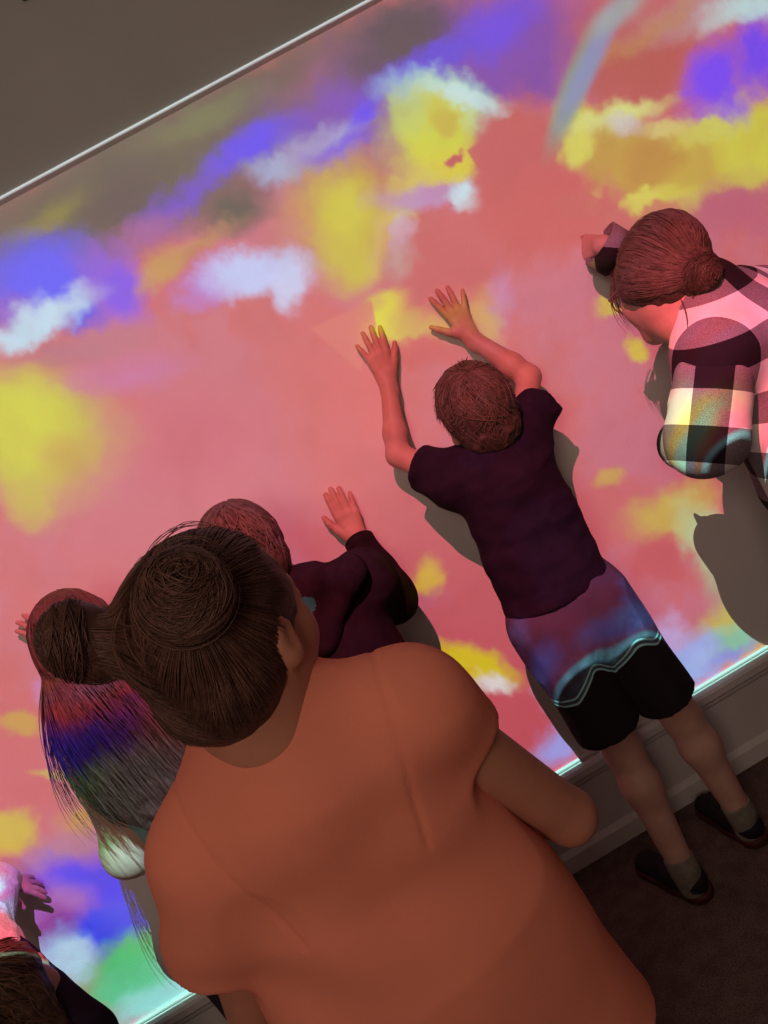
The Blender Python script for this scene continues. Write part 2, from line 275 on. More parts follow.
# ------------------------------------------------------------------ volume modelling: smooth blends of tapered limbs, turned into one mesh
def V(*a): return np.array(a, float)
def nrm(v): v = np.asarray(v, float); return v/(np.linalg.norm(v)+1e-12)
class Field:
    def __init__(s, lo, hi, h):
        s.h = h; s.lo = np.array(lo, float); n = np.ceil((np.array(hi)-s.lo)/h).astype(int)+1
        s.n = n; s.d = np.full(tuple(n), .5, np.float32)
        s.ax = [(s.lo[i]+h*np.arange(n[i])).astype(np.float32) for i in range(3)]
    def _sl(s, lo, hi):
        a = np.maximum(np.floor((np.array(lo)-s.lo)/s.h).astype(int), 0); b = np.minimum(np.ceil((np.array(hi)-s.lo)/s.h).astype(int)+1, s.n)
        if np.any(b <= a): return None
        return tuple(slice(a[i], b[i]) for i in range(3))
    def _grid(s, sl): return s.ax[0][sl[0]][:,None,None], s.ax[1][sl[1]][None,:,None], s.ax[2][sl[2]][None,None,:]
    def _op(s, sl, e, k, op):
        d = s.d[sl]
        if op == 'u':
            h = np.maximum(k-np.abs(d-e), 0)/k; s.d[sl] = np.minimum(d, e)-h*h*k*.25
        elif op == 's':
            e = -e; h = np.maximum(k-np.abs(d-e), 0)/k; s.d[sl] = np.maximum(d, e)+h*h*k*.25
    def cone(s, a, b, ra, rb, k=.02, flat=None, fs=1.0, op='u'):
        a = np.asarray(a, float); b = np.asarray(b, float); m = max(ra, rb)*max(fs,1)+k+2*s.h
        sl = s._sl(np.minimum(a,b)-m, np.maximum(a,b)+m)
        if sl is None: return s
        X, Y, Z = s._grid(sl); ba = b-a; L = float(ba@ba)+1e-12
        px, py, pz = X-a[0], Y-a[1], Z-a[2]
        t = np.clip((px*ba[0]+py*ba[1]+pz*ba[2])/L, 0, 1)
        qx, qy, qz = px-t*ba[0], py-t*ba[1], pz-t*ba[2]
        r = ra+(rb-ra)*t
        if flat is not None:
            f = nrm(flat); c = qx*f[0]+qy*f[1]+qz*f[2]; g = c*(1/fs-1)
            qx, qy, qz = qx+g*f[0], qy+g*f[1], qz+g*f[2]
            e = (np.sqrt(qx*qx+qy*qy+qz*qz)-r)*min(1.0, .5*(1+fs))
        else: e = np.sqrt(qx*qx+qy*qy+qz*qz)-r
        s._op(sl, e, k, op); return s
    def ell(s, c, r, R=None, k=.02, op='u'):
        c = np.asarray(c, float); r = np.asarray(r, float); m = r.max()+k+2*s.h
        sl = s._sl(c-m, c+m)
        if sl is None: return s
        X, Y, Z = s._grid(sl); x, y, z = X-c[0], Y-c[1], Z-c[2]
        if R is not None: x, y, z = (R[0][0]*x+R[1][0]*y+R[2][0]*z, R[0][1]*x+R[1][1]*y+R[2][1]*z, R[0][2]*x+R[1][2]*y+R[2][2]*z)
        k0 = np.sqrt((x/r[0])**2+(y/r[1])**2+(z/r[2])**2); k1 = np.sqrt((x/r[0]**2)**2+(y/r[1]**2)**2+(z/r[2]**2)**2)+1e-9
        s._op(sl, k0*(k0-1)/k1, k, op); return s
    def cut(s, p, n, k=.004):           # remove the side that n points to
        n = nrm(n); X, Y, Z = s.ax[0][:,None,None], s.ax[1][None,:,None], s.ax[2][None,None,:]
        e = (X-p[0])*n[0]+(Y-p[1])*n[1]+(Z-p[2])*n[2]
        s.d = np.maximum(s.d, e.astype(np.float32)); return s
    def mesh(s):
        d = s.d; ins = d < 0; n = s.n
        cnt = np.zeros(tuple(n-1), np.int8)
        for i in (0,1):
            for j in (0,1):
                for k in (0,1): cnt += ins[i:n[0]-1+i, j:n[1]-1+j, k:n[2]-1+k]
        act = (cnt > 0) & (cnt < 8); idx = np.full(act.shape, -1, np.int64); A = np.argwhere(act); idx[act] = np.arange(len(A))
        acc = np.zeros((len(A),3)); num = np.zeros(len(A))
        cor = [(i,j,k) for i in (0,1) for j in (0,1) for k in (0,1)]
        val = {c: d[A[:,0]+c[0], A[:,1]+c[1], A[:,2]+c[2]].astype(float) for c in cor}
        for c in cor:
            for ax in range(3):
                if c[ax]: continue
                c2 = list(c); c2[ax] = 1; c2 = tuple(c2); a, b = val[c], val[c2]; m = (a < 0) != (b < 0)
                t = np.where(m, a/np.where(m, a-b, 1), 0); p = np.tile(np.array(c, float), (len(A),1)); p[:,ax] += t
                acc[m] += p[m]; num[m] += 1
        Vt = s.lo+(A+acc/num[:,None])*s.h
        Fs = []
        for ax in range(3):
            o1, o2 = (ax+1)%3, (ax+2)%3
            a = [slice(None)]*3; b = [slice(None)]*3; a[ax] = slice(0, n[ax]-1); b[ax] = slice(1, n[ax])
            u = ins[tuple(a)]; v = ins[tuple(b)]; E = np.argwhere(u != v)
            E = E[(E[:,o1] > 0) & (E[:,o2] > 0) & (E[:,o1] < n[o1]-1) & (E[:,o2] < n[o2]-1)]
            sg = u[E[:,0], E[:,1], E[:,2]]
            def g(p, q):
                F_ = E.copy(); F_[:,o1] -= p; F_[:,o2] -= q; return idx[F_[:,0], F_[:,1], F_[:,2]]
            q = np.stack([g(1,1), g(0,1), g(0,0), g(1,0)], 1); q[~sg] = q[~sg][:, ::-1]; Fs.append(q)
        Fc = np.concatenate(Fs); Fc = Fc[(Fc >= 0).all(1)]
        return Vt, Fc
def normals(Vt, Fc):
    a, b, c, d = (Vt[Fc[:,i]] for i in range(4)); fn = np.cross(c-a, d-b); N = np.zeros_like(Vt)
    for i in range(4): np.add.at(N, Fc[:,i], fn)
    return N/(np.linalg.norm(N, axis=1, keepdims=True)+1e-12)
def relax(Vt, Fc, it=2, w_=.5):
    for _ in range(it):
        acc = np.zeros_like(Vt); n = np.zeros(len(Vt))
        for i in range(4):
            j = (i+1)%4; np.add.at(acc, Fc[:,i], Vt[Fc[:,j]]); np.add.at(acc, Fc[:,j], Vt[Fc[:,i]]); np.add.at(n, Fc[:,i], 1); np.add.at(n, Fc[:,j], 1)
        Vt = Vt*(1-w_)+w_*acc/np.maximum(n,1)[:,None]
    return Vt
_perm = rng.rand(64,64,64)
def vn(p, sc):                          # smooth value noise, -1..1
    p = np.asarray(p)*sc+100.0; i = np.floor(p).astype(int); f = p-i; f = f*f*(3-2*f); r = 0
    for a in (0,1):
        for b in (0,1):
            for c in (0,1):
                w_ = (f[...,0] if a else 1-f[...,0])*(f[...,1] if b else 1-f[...,1])*(f[...,2] if c else 1-f[...,2])
                r = r+w_*_perm[(i[...,0]+a)%64, (i[...,1]+b)%64, (i[...,2]+c)%64]
    return r*2-1
def add_mesh(name, Vt, Fc, m, parent=None, tint=None, mats=None, midx=None, smooth=True):
    me = bpy.data.meshes.new(name); base = np.zeros(3); q_ = parent
    while q_ is not None: base = base+np.array(q_.location); q_ = q_.parent
    o = bpy.data.objects.new(name, me)
    if parent is not None: o.parent = parent
    if isinstance(Fc, np.ndarray):
        v = (Vt-base).astype(np.float32)
        me.vertices.add(len(v)); me.vertices.foreach_set('co', v.ravel())
        me.loops.add(Fc.size); me.loops.foreach_set('vertex_index', Fc.astype(np.int32).ravel())
        me.polygons.add(len(Fc)); me.polygons.foreach_set('loop_start', np.arange(0, Fc.size, Fc.shape[1], dtype=np.int32))
        me.update(calc_edges=True); me.validate()
    else: me.from_pydata([tuple(np.array(p)-base) for p in Vt], [], Fc)
    for mm in (mats or [m]): me.materials.append(mm)
    if midx is not None: me.polygons.foreach_set('material_index', np.asarray(midx, np.int32))
    if tint is not None:
        a = me.attributes.new('tint', 'FLOAT', 'POINT'); a.data.foreach_set('value', np.asarray(tint, np.float32))
    me.polygons.foreach_set('use_smooth', np.full(len(me.polygons), smooth)); me.update()
    COL.objects.link(o); return o
def solid(name, F, m, parent, disp=None, it=2, **kw):
    Vt, Fc = F.mesh(); Vt = relax(Vt, Fc, it)
    if disp is not None: Vt = Vt+normals(Vt, Fc)*disp(Vt)[:,None]
    return add_mesh(name, Vt, Fc, m, parent, **kw)
def tubes(paths, rad, sides=4):
    """tapered strands; paths: list of (n,3); rad: list of start radius"""
    Vs, Fs, Ts, off = [], [], [], 0
    for pth, r, tn in paths_iter(paths, rad):
        n = len(pth); tg = np.gradient(pth, axis=0); tg /= np.linalg.norm(tg, axis=1, keepdims=True)+1e-12
        ref = V(.31,.52,.79); s1 = np.cross(tg, ref); s1 /= np.linalg.norm(s1, axis=1, keepdims=True)+1e-9; s2 = np.cross(tg, s1)
        rr = r*np.clip(np.minimum(np.linspace(0,1,n)*8+.25, (1-np.linspace(0,1,n))*2.2+.06), 0, 1)
        ring = [pth+rr[:,None]*(math.cos(a)*s1+math.sin(a)*s2) for a in np.arange(sides)*2*math.pi/sides]
        v = np.stack(ring, 1).reshape(-1,3); i = np.arange(n-1)[:,None]*sides; j = np.arange(sides)[None,:]; j2 = (j+1)%sides
        f = np.stack([(i+j), (i+j2), (i+sides+j2), (i+sides+j)], -1).reshape(-1,4)+off
        Vs.append(v); Fs.append(f); Ts.append(np.full(len(v), tn)); off += len(v)
    return np.concatenate(Vs), np.concatenate(Fs), np.concatenate(Ts)
def paths_iter(paths, rad):
    for p in paths:
        yield p[0], (p[1] if len(p) > 1 else rad), (p[2] if len(p) > 2 else .5)
def lift(F, p, cen, off=.0010):
    """push strand points that sank into the hair volume back out to its surface"""
    for _ in range(7):
        i = np.clip(np.round((p-F.lo)/F.h).astype(int), 0, F.n-1); d = F.d[i[:,0], i[:,1], i[:,2]]
        g = p-cen; g /= np.linalg.norm(g, axis=1, keepdims=True)+1e-9; p = p+g*(np.clip(off-d, 0, .012)*.8)[:,None]
    q = p.copy(); q[1:-1] = (p[:-2]+2*p[1:-1]+p[2:])/4; return q
def hair_obj(name, F, paths, m, parent, rad=.0016, amp=.0015, base_tint=.25, cen=None):
    if cen is not None: paths = [(lift(F, p[0], cen),)+tuple(p[1:]) for p in paths]
    Vt, Fc = F.mesh(); Vt = relax(Vt, Fc, 2); N = normals(Vt, Fc); Vt = Vt+N*(vn(Vt, 70)*amp)[:,None]
    tb = np.clip(base_tint+.2*vn(Vt, 60), 0, 1)
    if paths:
        v, f, t_ = tubes(paths, rad); Fc = np.concatenate([Fc, f+len(Vt)]); Vt = np.concatenate([Vt, v]); tb = np.concatenate([tb, t_])
    return add_mesh(name, Vt, Fc, m, parent, tint=tb)
def frame(fwd, up=(0,0,1)):
    f = nrm(fwd); r = nrm(np.cross(f, up)); u = np.cross(r, f); return np.stack([r, f, u], 1)   # columns right, forward, up

# ------------------------------------------------------------------ anatomy
def head(F, c, R, s, side_ear=True):
    def L(x, y, z): return c+R@(V(x,y,z)*s)
    e = lambda p, r, k=.02, op='u', RR=R: F.ell(L(*p), V(*r)*s, RR, k*s, op)
    e((0,-.012,.03), (.074,.094,.088), .02); e((0,.028,-.035), (.058,.064,.078), .045)
    e((0,.066,-.096), (.022,.018,.016), .03)
    for q in (-1,1): e((q*.036,.058,-.03), (.024,.022,.026), .03)
    F.cone(L(-.034,.080,.022), L(.034,.080,.022), .010*s, .010*s, .02*s)
    for q in (-1,1): e((q*.031,.100,.004), (.017,.014,.011), .012, 's'); e((q*.031,.080,.003), (.0150,.0158,.0130), .004)
    F.cone(L(0,.088,.008), L(0,.108,-.030), .007*s, .010*s, .012*s)
    for q in (-1,1): e((q*.010,.098,-.036), (.008,.009,.007), .008)
    e((0,.091,-.060), (.022,.010,.0065), .006); e((0,.089,-.072), (.019,.010,.0075), .006)
    F.cone(L(-.021,.099,-.0655), L(.021,.099,-.0655), .002*s, .002*s, .003*s, op='s')
    if side_ear:
        for q in (-1,1):
            e((q*.078,-.006,-.006), (.010,.019,.031), .008); e((q*.079,-.004,-.026), (.009,.012,.014), .008)
            e((q*.089,-.001,-.004), (.007,.010,.017), .006, 's')
    F.cone(L(0,-.022,-.05), L(0,-.022,-.10), .052*s, .050*s, .03*s)
def eyes(c, R, s, parent):
    for q in (-1,1):
        p = c+R@(V(q*.031,.0820,.003)*s); Vs, Fs = [], []; r = .0128*s; nu, nv = 12, 8
        for j in range(nv+1):
            for i in range(nu):
                th = math.pi*j/nv; ph = 2*math.pi*i/nu; Vs.append(p+r*(R@V(math.sin(th)*math.cos(ph), math.cos(th), math.sin(th)*math.sin(ph))))
        mi = []
        for j in range(nv):
            for i in range(nu): Fs.append((j*nu+i, j*nu+(i+1)%nu, (j+1)*nu+(i+1)%nu, (j+1)*nu+i)); mi.append(1 if j < 2 else 0)
        add_mesh('eye', np.array(Vs), np.array(Fs), M['eye'], parent, mats=[M['eye'], M['black']], midx=mi)
def hand(F, w_, dirn, back, side, s, spread=(12,3,-6,-16), curl=(8,6,6,8), thumb=(50,.0), tcurl=10, k=.006):
    """w_: wrist, dirn: towards the fingers, back: out of the back of the hand, side: towards the thumb"""
    d = nrm(dirn); b = nrm(back-np.dot(back,d)*d); t = np.cross(d, b); t = t if np.dot(t, side) > 0 else -t
    K = w_+d*.088*s
    F.cone(w_-d*.02*s, w_+d*.02*s, .026*s, .026*s, .012*s, b, .72)
    for o in (.026,.009,-.009,-.025): F.cone(w_+d*.012*s+t*o*.45*s, K+t*o*s-d*(.008*s if o < -.02 else 0), .015*s, .0118*s, .010*s, b, .8)
    F.ell(w_+d*.035*s+t*.020*s-b*.008*s, V(.02,.02,.016)*s, None, .012*s)
    for o, ln, r, a, c_ in zip((.028,.0095,-.0095,-.027), (.074,.082,.075,.058), (.0102,.0105,.0098,.0086), spread, curl):
        p = K+t*o*s-d*(.008*s if o < -.02 else 0); aa = math.radians(a); dd = math.cos(aa)*d+math.sin(aa)*t; bend = 0
        for q, (fl, r0, r1) in enumerate(((.46,1,.93),(.30,.93,.86),(.24,.86,.74))):
            bend += math.radians(c_); v = math.cos(bend)*dd-math.sin(bend)*b; e_ = p+v*ln*fl*s
            F.cone(p, e_, r*r0*s, r*r1*s, (k if q == 0 else .003)*s); p = e_
    a0 = math.radians(thumb[0]); p = w_+d*.022*s+t*.020*s-b*.004*s; v = math.cos(a0)*d+math.sin(a0)*t
    for fl, r0, r1 in ((.038,.0145,.0115),(.032,.011,.0098),(.024,.0095,.0075)):
        e_ = p+v*fl*s; F.cone(p, e_, r0*s, r1*s, .006*s); p = e_; v = nrm(v+math.radians(tcurl)*d*.8-b*.05)
def limb(F, pts, rs, k=.02):
    for i in range(len(pts)-1): F.cone(pts[i], pts[i+1], rs[i], rs[i+1], k)
def person(label, base):
    o = bpy.data.objects.new('person', None); COL.objects.link(o); o.location = base; o.empty_display_size = .2
    o['label'] = label; o['category'] = 'person'; return o
def bend_arm(F, sh, el, wr, s):
    F.cone(sh, el, .046*s, .036*s, .02); m = el+(wr-el)*.3
    F.cone(el, m, .035*s, .036*s, .015); F.cone(m, wr, .036*s, .024*s, .015)
def leg(F, hp, kn, an, s, fwd):
    F.cone(hp, kn, .080*s, .054*s, .03); m = kn+(an-kn)*.3-nrm(fwd)*.006*s
    F.cone(kn, m, .053*s, .055*s, .03); F.cone(m, an, .055*s, .037*s, .03)
def strand_over(c, R, rad, pole, az0, n_pts, p0, p1, lift=.0, jit=.02, swirl=0.0):
    """a hair path on the head ellipsoid, running away from the pole"""
    pole = nrm(pole); a = nrm(np.cross(pole, V(.3,.9,.1))); b = np.cross(pole, a)
    ph = np.linspace(p0, p1, n_pts); az = az0+swirl*(ph-p0)+jit*np.sin(ph*4+az0*7)
    dirs = np.cos(ph)[:,None]*pole+np.sin(ph)[:,None]*(np.cos(az)[:,None]*a+np.sin(az)[:,None]*b)
    q = dirs/np.sqrt(((dirs/rad)**2).sum(1))[:,None]
    lf = 1+lift*np.sin(np.linspace(0, math.pi, n_pts))
    return c+(q*np.asarray(lf).reshape(-1,1))@R.T, dirs
def feet(parent, an, toe, s, sock_z=None, shoe_m=None, label=None):
    f = nrm(toe-an); f[2] = 0; f = nrm(f)
    heel = V(an[0],an[1],0)-f*.045*s
    lo = np.minimum(heel, V(*toe))-.09; hi = np.maximum(heel, V(*toe))+.09; lo[2] = -.02; hi[2] = .16
    F = Field(lo, hi, .004)
    tip = heel+f*.235*s
    F.cone(heel+f*.03*s+V(0,0,.045*s), heel+f*.10*s+V(0,0,.05*s), .036*s, .036*s, .02)
    F.cone(heel+f*.10*s+V(0,0,.042*s), tip-f*.035*s+V(0,0,.030*s), .038*s, .034*s, .03, V(0,0,1), .75)
    F.cone(heel+f*.03*s+V(0,0,.06*s), heel+f*.045*s+V(0,0,.085*s), .034*s, .036*s, .015)
    F.cone(heel+f*.04*s+V(0,0,.10*s), heel+f*.05*s+V(0,0,.12*s), .030*s, .036*s, .006, op='s')
    F.cut(V(0,0,.012), V(0,0,-1))
    sh = solid('shoe', F, shoe_m or M['shoe'], parent)
    G = Field(lo, hi, .004)
    G.cone(heel+f*.03*s+V(0,0,.012), heel+f*.10*s+V(0,0,.012), .040*s, .036*s, .02); G.cone(heel+f*.10*s+V(0,0,.012), tip-f*.038*s+V(0,0,.012), .037*s, .041*s, .02)
    G.cut(V(0,0,.024), V(0,0,1)); G.cut(V(0,0,.001), V(0,0,-1))
    sl = solid('sole', G, M['sole'] if shoe_m is None else M['black'], sh, it=1); sl.location = -V(0,0,0)
    return sh

make_projector()
# ------------------------------------------------------------------ the room
def box(name, lo, hi, m, bevel=0.0):
    x0,y0,z0 = lo; x1,y1,z1 = hi
    o = add_mesh(name, [(x,y,z) for x in (x0,x1) for y in (y0,y1) for z in (z0,z1)],
        [(0,1,3,2),(4,6,7,5),(0,4,5,1),(2,3,7,6),(0,2,6,4),(1,5,7,3)], m, smooth=False)
    if bevel:
        b = o.modifiers.new('bevel','BEVEL'); b.width = bevel; b.segments = 2
    return o
def profile(name, pts, x0, x1, m):
    """a moulding: outline in (y, z), run along the wall"""
    n = len(pts); vs = [(x, y, z) for x in (x0, x1) for (y, z) in pts]
    fs = [(i, (i+1)%n, n+(i+1)%n, n+i) for i in range(n)]+[tuple(range(n))[::-1], tuple(range(n, 2*n))]
    o = add_mesh(name, vs, fs, m, smooth=False); return o
def struct(o): o['kind'] = 'structure'; return o
XL, XR, YB, YF, ZC = -2.6, 3.0, 0.0, -3.6, 3.0
struct(box('floor', (XL,YF,-.05), (XR,.1,0), M['carpet']))
struct(box('wall_back', (XL,0,0), (XR,.12,ZC), M['wall']))
struct(box('wall_left', (XL-.1,YF,0), (XL,.12,ZC), M['upper']))
struct(box('wall_right', (XR,YF,0), (XR+.1,.12,ZC), M['upper']))
struct(box('wall_front', (XL-.1,YF-.1,0), (XR+.1,YF,ZC), M['upper']))
struct(box('ceiling', (XL-.1,YF-.1,ZC), (XR+.1,.12,ZC+.05), M['ceiling']))
# painted wall field above the picture, slightly proud, with a thin bead under it
struct(box('wall_upper', (XL,-.004,ZT+.006), (XR,0,ZC), M['upper']))
struct(profile('trim_1', [(0,ZT-.007),(-.012,ZT-.001),(-.013,ZT+.002),(-.010,ZT+.006),(-.004,ZT+.008)], XL, XR, M['trim']))
# cap moulding and skirting under the picture
struct(profile('trim_2', [(0,.286),(-.006,.285),(-.009,.281),(-.009,.277),(-.004,.274),(-.004,.271),(-.012,.270),(-.020,.266),(-.025,.258),(-.026,.240),(-.020,.232),(-.018,.222),(-.012,.214),(-.012,.206),(0,.200)], XL, XR, M['trim']))
struct(box('baseboard_back', (XL,-.010,.0), (XR,0,.205), M['trim']))
struct(profile('trim_3', [(-.009,.062),(-.014,.056),(-.022,.046),(-.024,.0),(-.009,.0)], XL, XR, M['trim']))
#==OBJECTS==
UP = V(0,0,1)
def hair_cap(F, c, R, s, grow=.012, face=True, back_low=-.085, face_y=.052, face_top=.075, ears=False):
    """skull-hugging hair volume with the face left free"""
    e = lambda p, r, k=.01, op='u': F.ell(c+R@(V(*p)*s), V(*r)*s, R, k*s, op)
    e((0,-.012,.032), (.074+grow, .094+grow, .088+grow)); e((0,-.045,-.035), (.064+grow*.7, .055+grow, .055), .03)
    if face:
        e((0,face_y+.07,face_top-.11), (.095,.085,.115), .02, 's')
    if ears:
        for q in (-1,1): e((q*.098,.010,-.028), (.034,.032,.042), .01, 's')
    F.cut(c+R@(V(0,0,back_low)*s), R@V(0,.25,-1))
def ok_dir(d):      # where head hair grows, in head directions
    x, y, z = d
    if z < -.80: return False
    if y > .50 and z < .50: return False
    if y > .12 and z < -.05: return False
    return True
def clip_dirs(p, dirs, test=ok_dir, keep=4):
    n = len(p)
    for i, d in enumerate(dirs):
        if not test(d): n = i; break
    return p[:n] if n >= keep else None
def cap_strands(c, R, s, pole, n, grow=.014, p0=.05, p1=2.3, lift=.02, jit=.1, swirl=0, tip=0.0, test=ok_dir, thick=(.0012,.0024)):
    out = []
    rad = V(.074+grow, .094+grow, .088+grow)*s; cc = c+R@(V(0,-.012,.032)*s)
    for i in range(n):
        az = rng.rand()*2*math.pi; e0 = p0+rng.rand()*.9*(rng.rand() < .6); e1 = p1*(.75+.35*rng.rand())
        p, dr = strand_over(cc, R, rad*(1+.02*rng.randn()*.5), pole, az, 16, e0, e1, lift*rng.rand(), jit*rng.randn(), swirl)
        p = clip_dirs(p, dr, test)
        if p is None: continue
        if tip:
            k = min(5, len(p)); p = p.copy(); g = nrm(p[-1]-cc); p[-k:] += np.linspace(0,1,k)[:,None]**2*g*tip*rng.rand()
        out.append((p, thick[0]+(thick[1]-thick[0])*rng.rand(), float(np.clip(.5+.25*rng.randn(), 0, 1))))
    return out
def bun_strands(c, r, axis, n=46):
    ax = nrm(axis); a = nrm(np.cross(ax, V(.2,.3,.9))); b = np.cross(ax, a); out = []
    for i in range(n):
        t = np.linspace(0, 1, 22); az = rng.rand()*6.28+t*(2.4+1.6*rng.rand())
        ph = .25+1.25*rng.rand()+.35*np.sin(t*3+rng.rand()*6)
        rr = r*(1.0+.05*rng.randn())
        p = c+rr*(np.cos(ph)[:,None]*ax*.8+np.sin(ph)[:,None]*(np.cos(az)[:,None]*a+np.sin(az)[:,None]*b))
        out.append((p, .0004+.0006*rng.rand(), float(np.clip(.34+.15*rng.randn(), 0, 1))))
    return out
def folds(sc=9, amp=.004, stretch=(1,1,1), seed=0.0, ridge=True):
    st = V(*stretch)
    def f(p):
        q = p*st+seed; n = vn(q, sc); r = (1-np.abs(n)*2) if ridge else n
        return amp*(.6*r+.4*vn(q+5, sc*2.1))
    return f
def rim_band(name, a, b, r, m, parent, n=28, thick=.004, fl=None, fs=1.0, wob=0.0):
    """a folded edge (cuff, collar or hem): a ring around the axis a-b"""
    ax = nrm(b-a); u = nrm(np.cross(ax, V(.3,.2,.9))) if fl is None else nrm(fl-np.dot(fl,ax)*ax); v = np.cross(ax, u)
    pts, prof = [], [(0,-thick),(0,thick),(1,thick),(1,-thick)]
    for i in range(n):
        t = 2*math.pi*i/n; rr = r*(1+wob*math.sin(3*t+1)); dr = math.cos(t)*u*fs+math.sin(t)*v
        for l, o in prof: pts.append(a+(b-a)*l+dr*(rr+o))
    fs_ = [(i*4+j, ((i+1)%n)*4+j, ((i+1)%n)*4+(j+1)%4, i*4+(j+1)%4) for i in range(n) for j in range(4)]
    return add_mesh(name, np.array(pts), np.array(fs_), m, parent)
def bounds(pts, m=.15, low=None):
    A = np.array(pts); lo = A.min(0)-m; hi = A.max(0)+m
    if low is not None: lo[2] = low
    return lo, hi
def neck_torso(F, nk, shL, shR, ch, wa, pv, s, fwd, c):
    F.cone(c-UP*.05*s, nk, .048*s, .052*s, .03); F.cone(nk, (shL+shR)/2-UP*.03*s, .055*s, .07*s, .04)
    F.cone(shL, shR, .046*s, .046*s, .04); F.cone(ch, wa, .125*s, .112*s, .05, fwd, .68); F.cone(wa, pv, .112*s, .125*s, .05, fwd, .74)

# ================================================================== boy in navy shirt, both hands on the wall
def boy():
    base = V(.385,-.22,0); pr = person('boy in navy t-shirt and surf shorts, both arms raised with palms on the wall', base); s = .80
    c = P(479,415,.195); R = frame(V(-.05,1,.16), UP); hs = .90
    nk = P(494,455,.20); shL = P(455,480,.165); shR = P(522,440,.165)
    elL, wrL = P(398,455,.085), P(388,384,.035); elR, wrR = P(529,377,.085), P(471,337,.035)
    ch, wa, pv = P(508,500,.20), P(542,562,.20), P(562,608,.21)
    hpL, hpR = P(548,630,.21), P(596,604,.21); knL, knR = P(622,748,.215), P(681,716,.20)
    anL, anR = V(.283,-.295,.085), V(.482,-.240,.085); fwd = V(0,1,0)
    F = Field(*bounds([c+UP*.14, elL, wrL+V(-.05,.02,.06), elR, wrR+UP*.08, anL, anR, V(.4,-.4,0)], .09, 0.0), .0034)
    head(F, c, R, hs); neck_torso(F, nk, shL, shR, ch, wa, pv, s, fwd, c)
    bend_arm(F, shL, elL, wrL, s*.93); bend_arm(F, shR, elR, wrR, s*.93)
    leg(F, hpL, knL, anL, s, fwd); leg(F, hpR, knR, anR, s, fwd)
    for an, toe in ((anL, V(.238,-.17,.03)), (anR, V(.460,-.12,.03))):
        F.cone(an, V(an[0],an[1],.05), .030*s, .030*s, .01); F.cone(V(an[0],an[1],.05), toe, .030*s, .022*s, .02)
    tL = P(370,334,.02)-wrL; tR = P(447,296,.02)-wrR
    hand(F, wrL, tL, V(0,-1,0), V(1,0,0), .81, (5,0,-7,-21), (2,2,3,3), (30,0), 16)
    hand(F, wrR, tR, V(0,-1,0), V(-1,0,-.4), .79, (14,5,-5,-24), (2,2,3,3), (50,0), 8)
    solid('body', F, SK['fair'], pr, it=1); eyes(c, R, hs, pr)
    # hair: short, ruffled, tufts standing at the crown
    H = Field(*bounds([c], .16), .0034); hair_cap(H, c, R, hs, .011, True, -.062, ears=True)
    pole = V(.05,-.45,.88)
    ps = cap_strands(c, R, hs, pole, 1100, .014, .02, 2.1, .05, .5, .6, .012, thick=(.0009,.0018))
    top = c+R@(V(.0,-.03,.13)*hs)
    for i in range(9):
        a = V(rng.randn()*.012, rng.randn()*.01, 0); b = top+a; d = nrm(V(-.5+1.2*rng.rand(), -.3, 1)); t = np.linspace(0,1,9)[:,None]
        ps.append((b-UP*.006+d*t*.030+V(1,0,-.2)*(t**2)*.02*(rng.rand()-.2), .0013, .6))
    hair_obj('hair', H, ps, M['hair_blond'], pr, amp=.005, base_tint=.25, cen=c)
    # shirt
    slL, slR = P(424,468,.115), P(538,408,.12)
    G = Field(*bounds([slL, slR, nk, wa, pv], .17), .0036)
    G.cone(shL, slL, .058, .054, .03); G.cone(shR, slR, .056, .054, .03)
    ax = nrm(slL-shL)
    
    bx = nrm(slR-shR)
    # end the sleeves
    X, Y, Z = G.ax[0][:,None,None], G.ax[1][None,:,None], G.ax[2][None,None,:]
    for p, n in ((slL, ax), (slR, bx)):
        e = (X-p[0])*n[0]+(Y-p[1])*n[1]+(Z-p[2])*n[2]; near = ((X-p[0])**2+(Y-p[1])**2+(Z-p[2])**2) < .11**2
        G.d = np.where(near, np.maximum(G.d, e-.012), G.d).astype(np.float32)
    for p, n in ((slL, ax), (slR, bx)): G.cone(p, p+n*.12, .044, .047, .004, op='s')
    G.cone(P(505,478,.20), P(556,592,.205), .118, .128, .04, fwd, .70); G.cone(shL, shR, .052, .052, .04)
    G.cone(nk, P(500,475,.2), .050, .085, .03)
    hemp = P(553,590,.2); hn = nrm(P(553,590,.2)-P(508,500,.2)); G.cut(hemp+hn*.003, hn)
    G.cone(hemp+hn*.02, hemp-hn*.02, .112, .108, .004, fwd, .66, op='s')
    G.cone(nk+nrm(c-nk)*.004, c, .050, .075, .006, op='s')
    fo = folds(11, .0065, (.8,.8,1.9), 3.0)
    sh = solid('t_shirt', G, M['navy'], pr, fo, 2)
    rim_band('collar', nk+nrm(c-nk)*-.006, nk+nrm(c-nk)*.010, .053, M['navy'], sh, thick=.003)
    # shorts
    K = Field(*bounds([pv, hpL, hpR, knL, knR], .16), .0036)
    K.cone(P(563,596,.205), P(572,625,.21), .120, .122, .03, fwd, .74)
    kL, kR = knL+nrm(hpL-knL)*.072, knR+nrm(hpR-knR)*.070
    K.cone(hpL+V(.0,0,.02), kL, .088, .082, .02, fwd, .92); K.cone(hpR+V(.0,0,.02), kR, .084, .074, .02, fwd, .92)
    nL, nR = nrm(knL-hpL), nrm(knR-hpR); X, Y, Z = K.ax[0][:,None,None], K.ax[1][None,:,None], K.ax[2][None,None,:]
    e = (X-kL[0])*nL[0]+(Y-kL[1])*nL[1]+(Z-kL[2])*nL[2]; e2 = (X-kR[0])*nR[0]+(Y-kR[1])*nR[1]+(Z-kR[2])*nR[2]
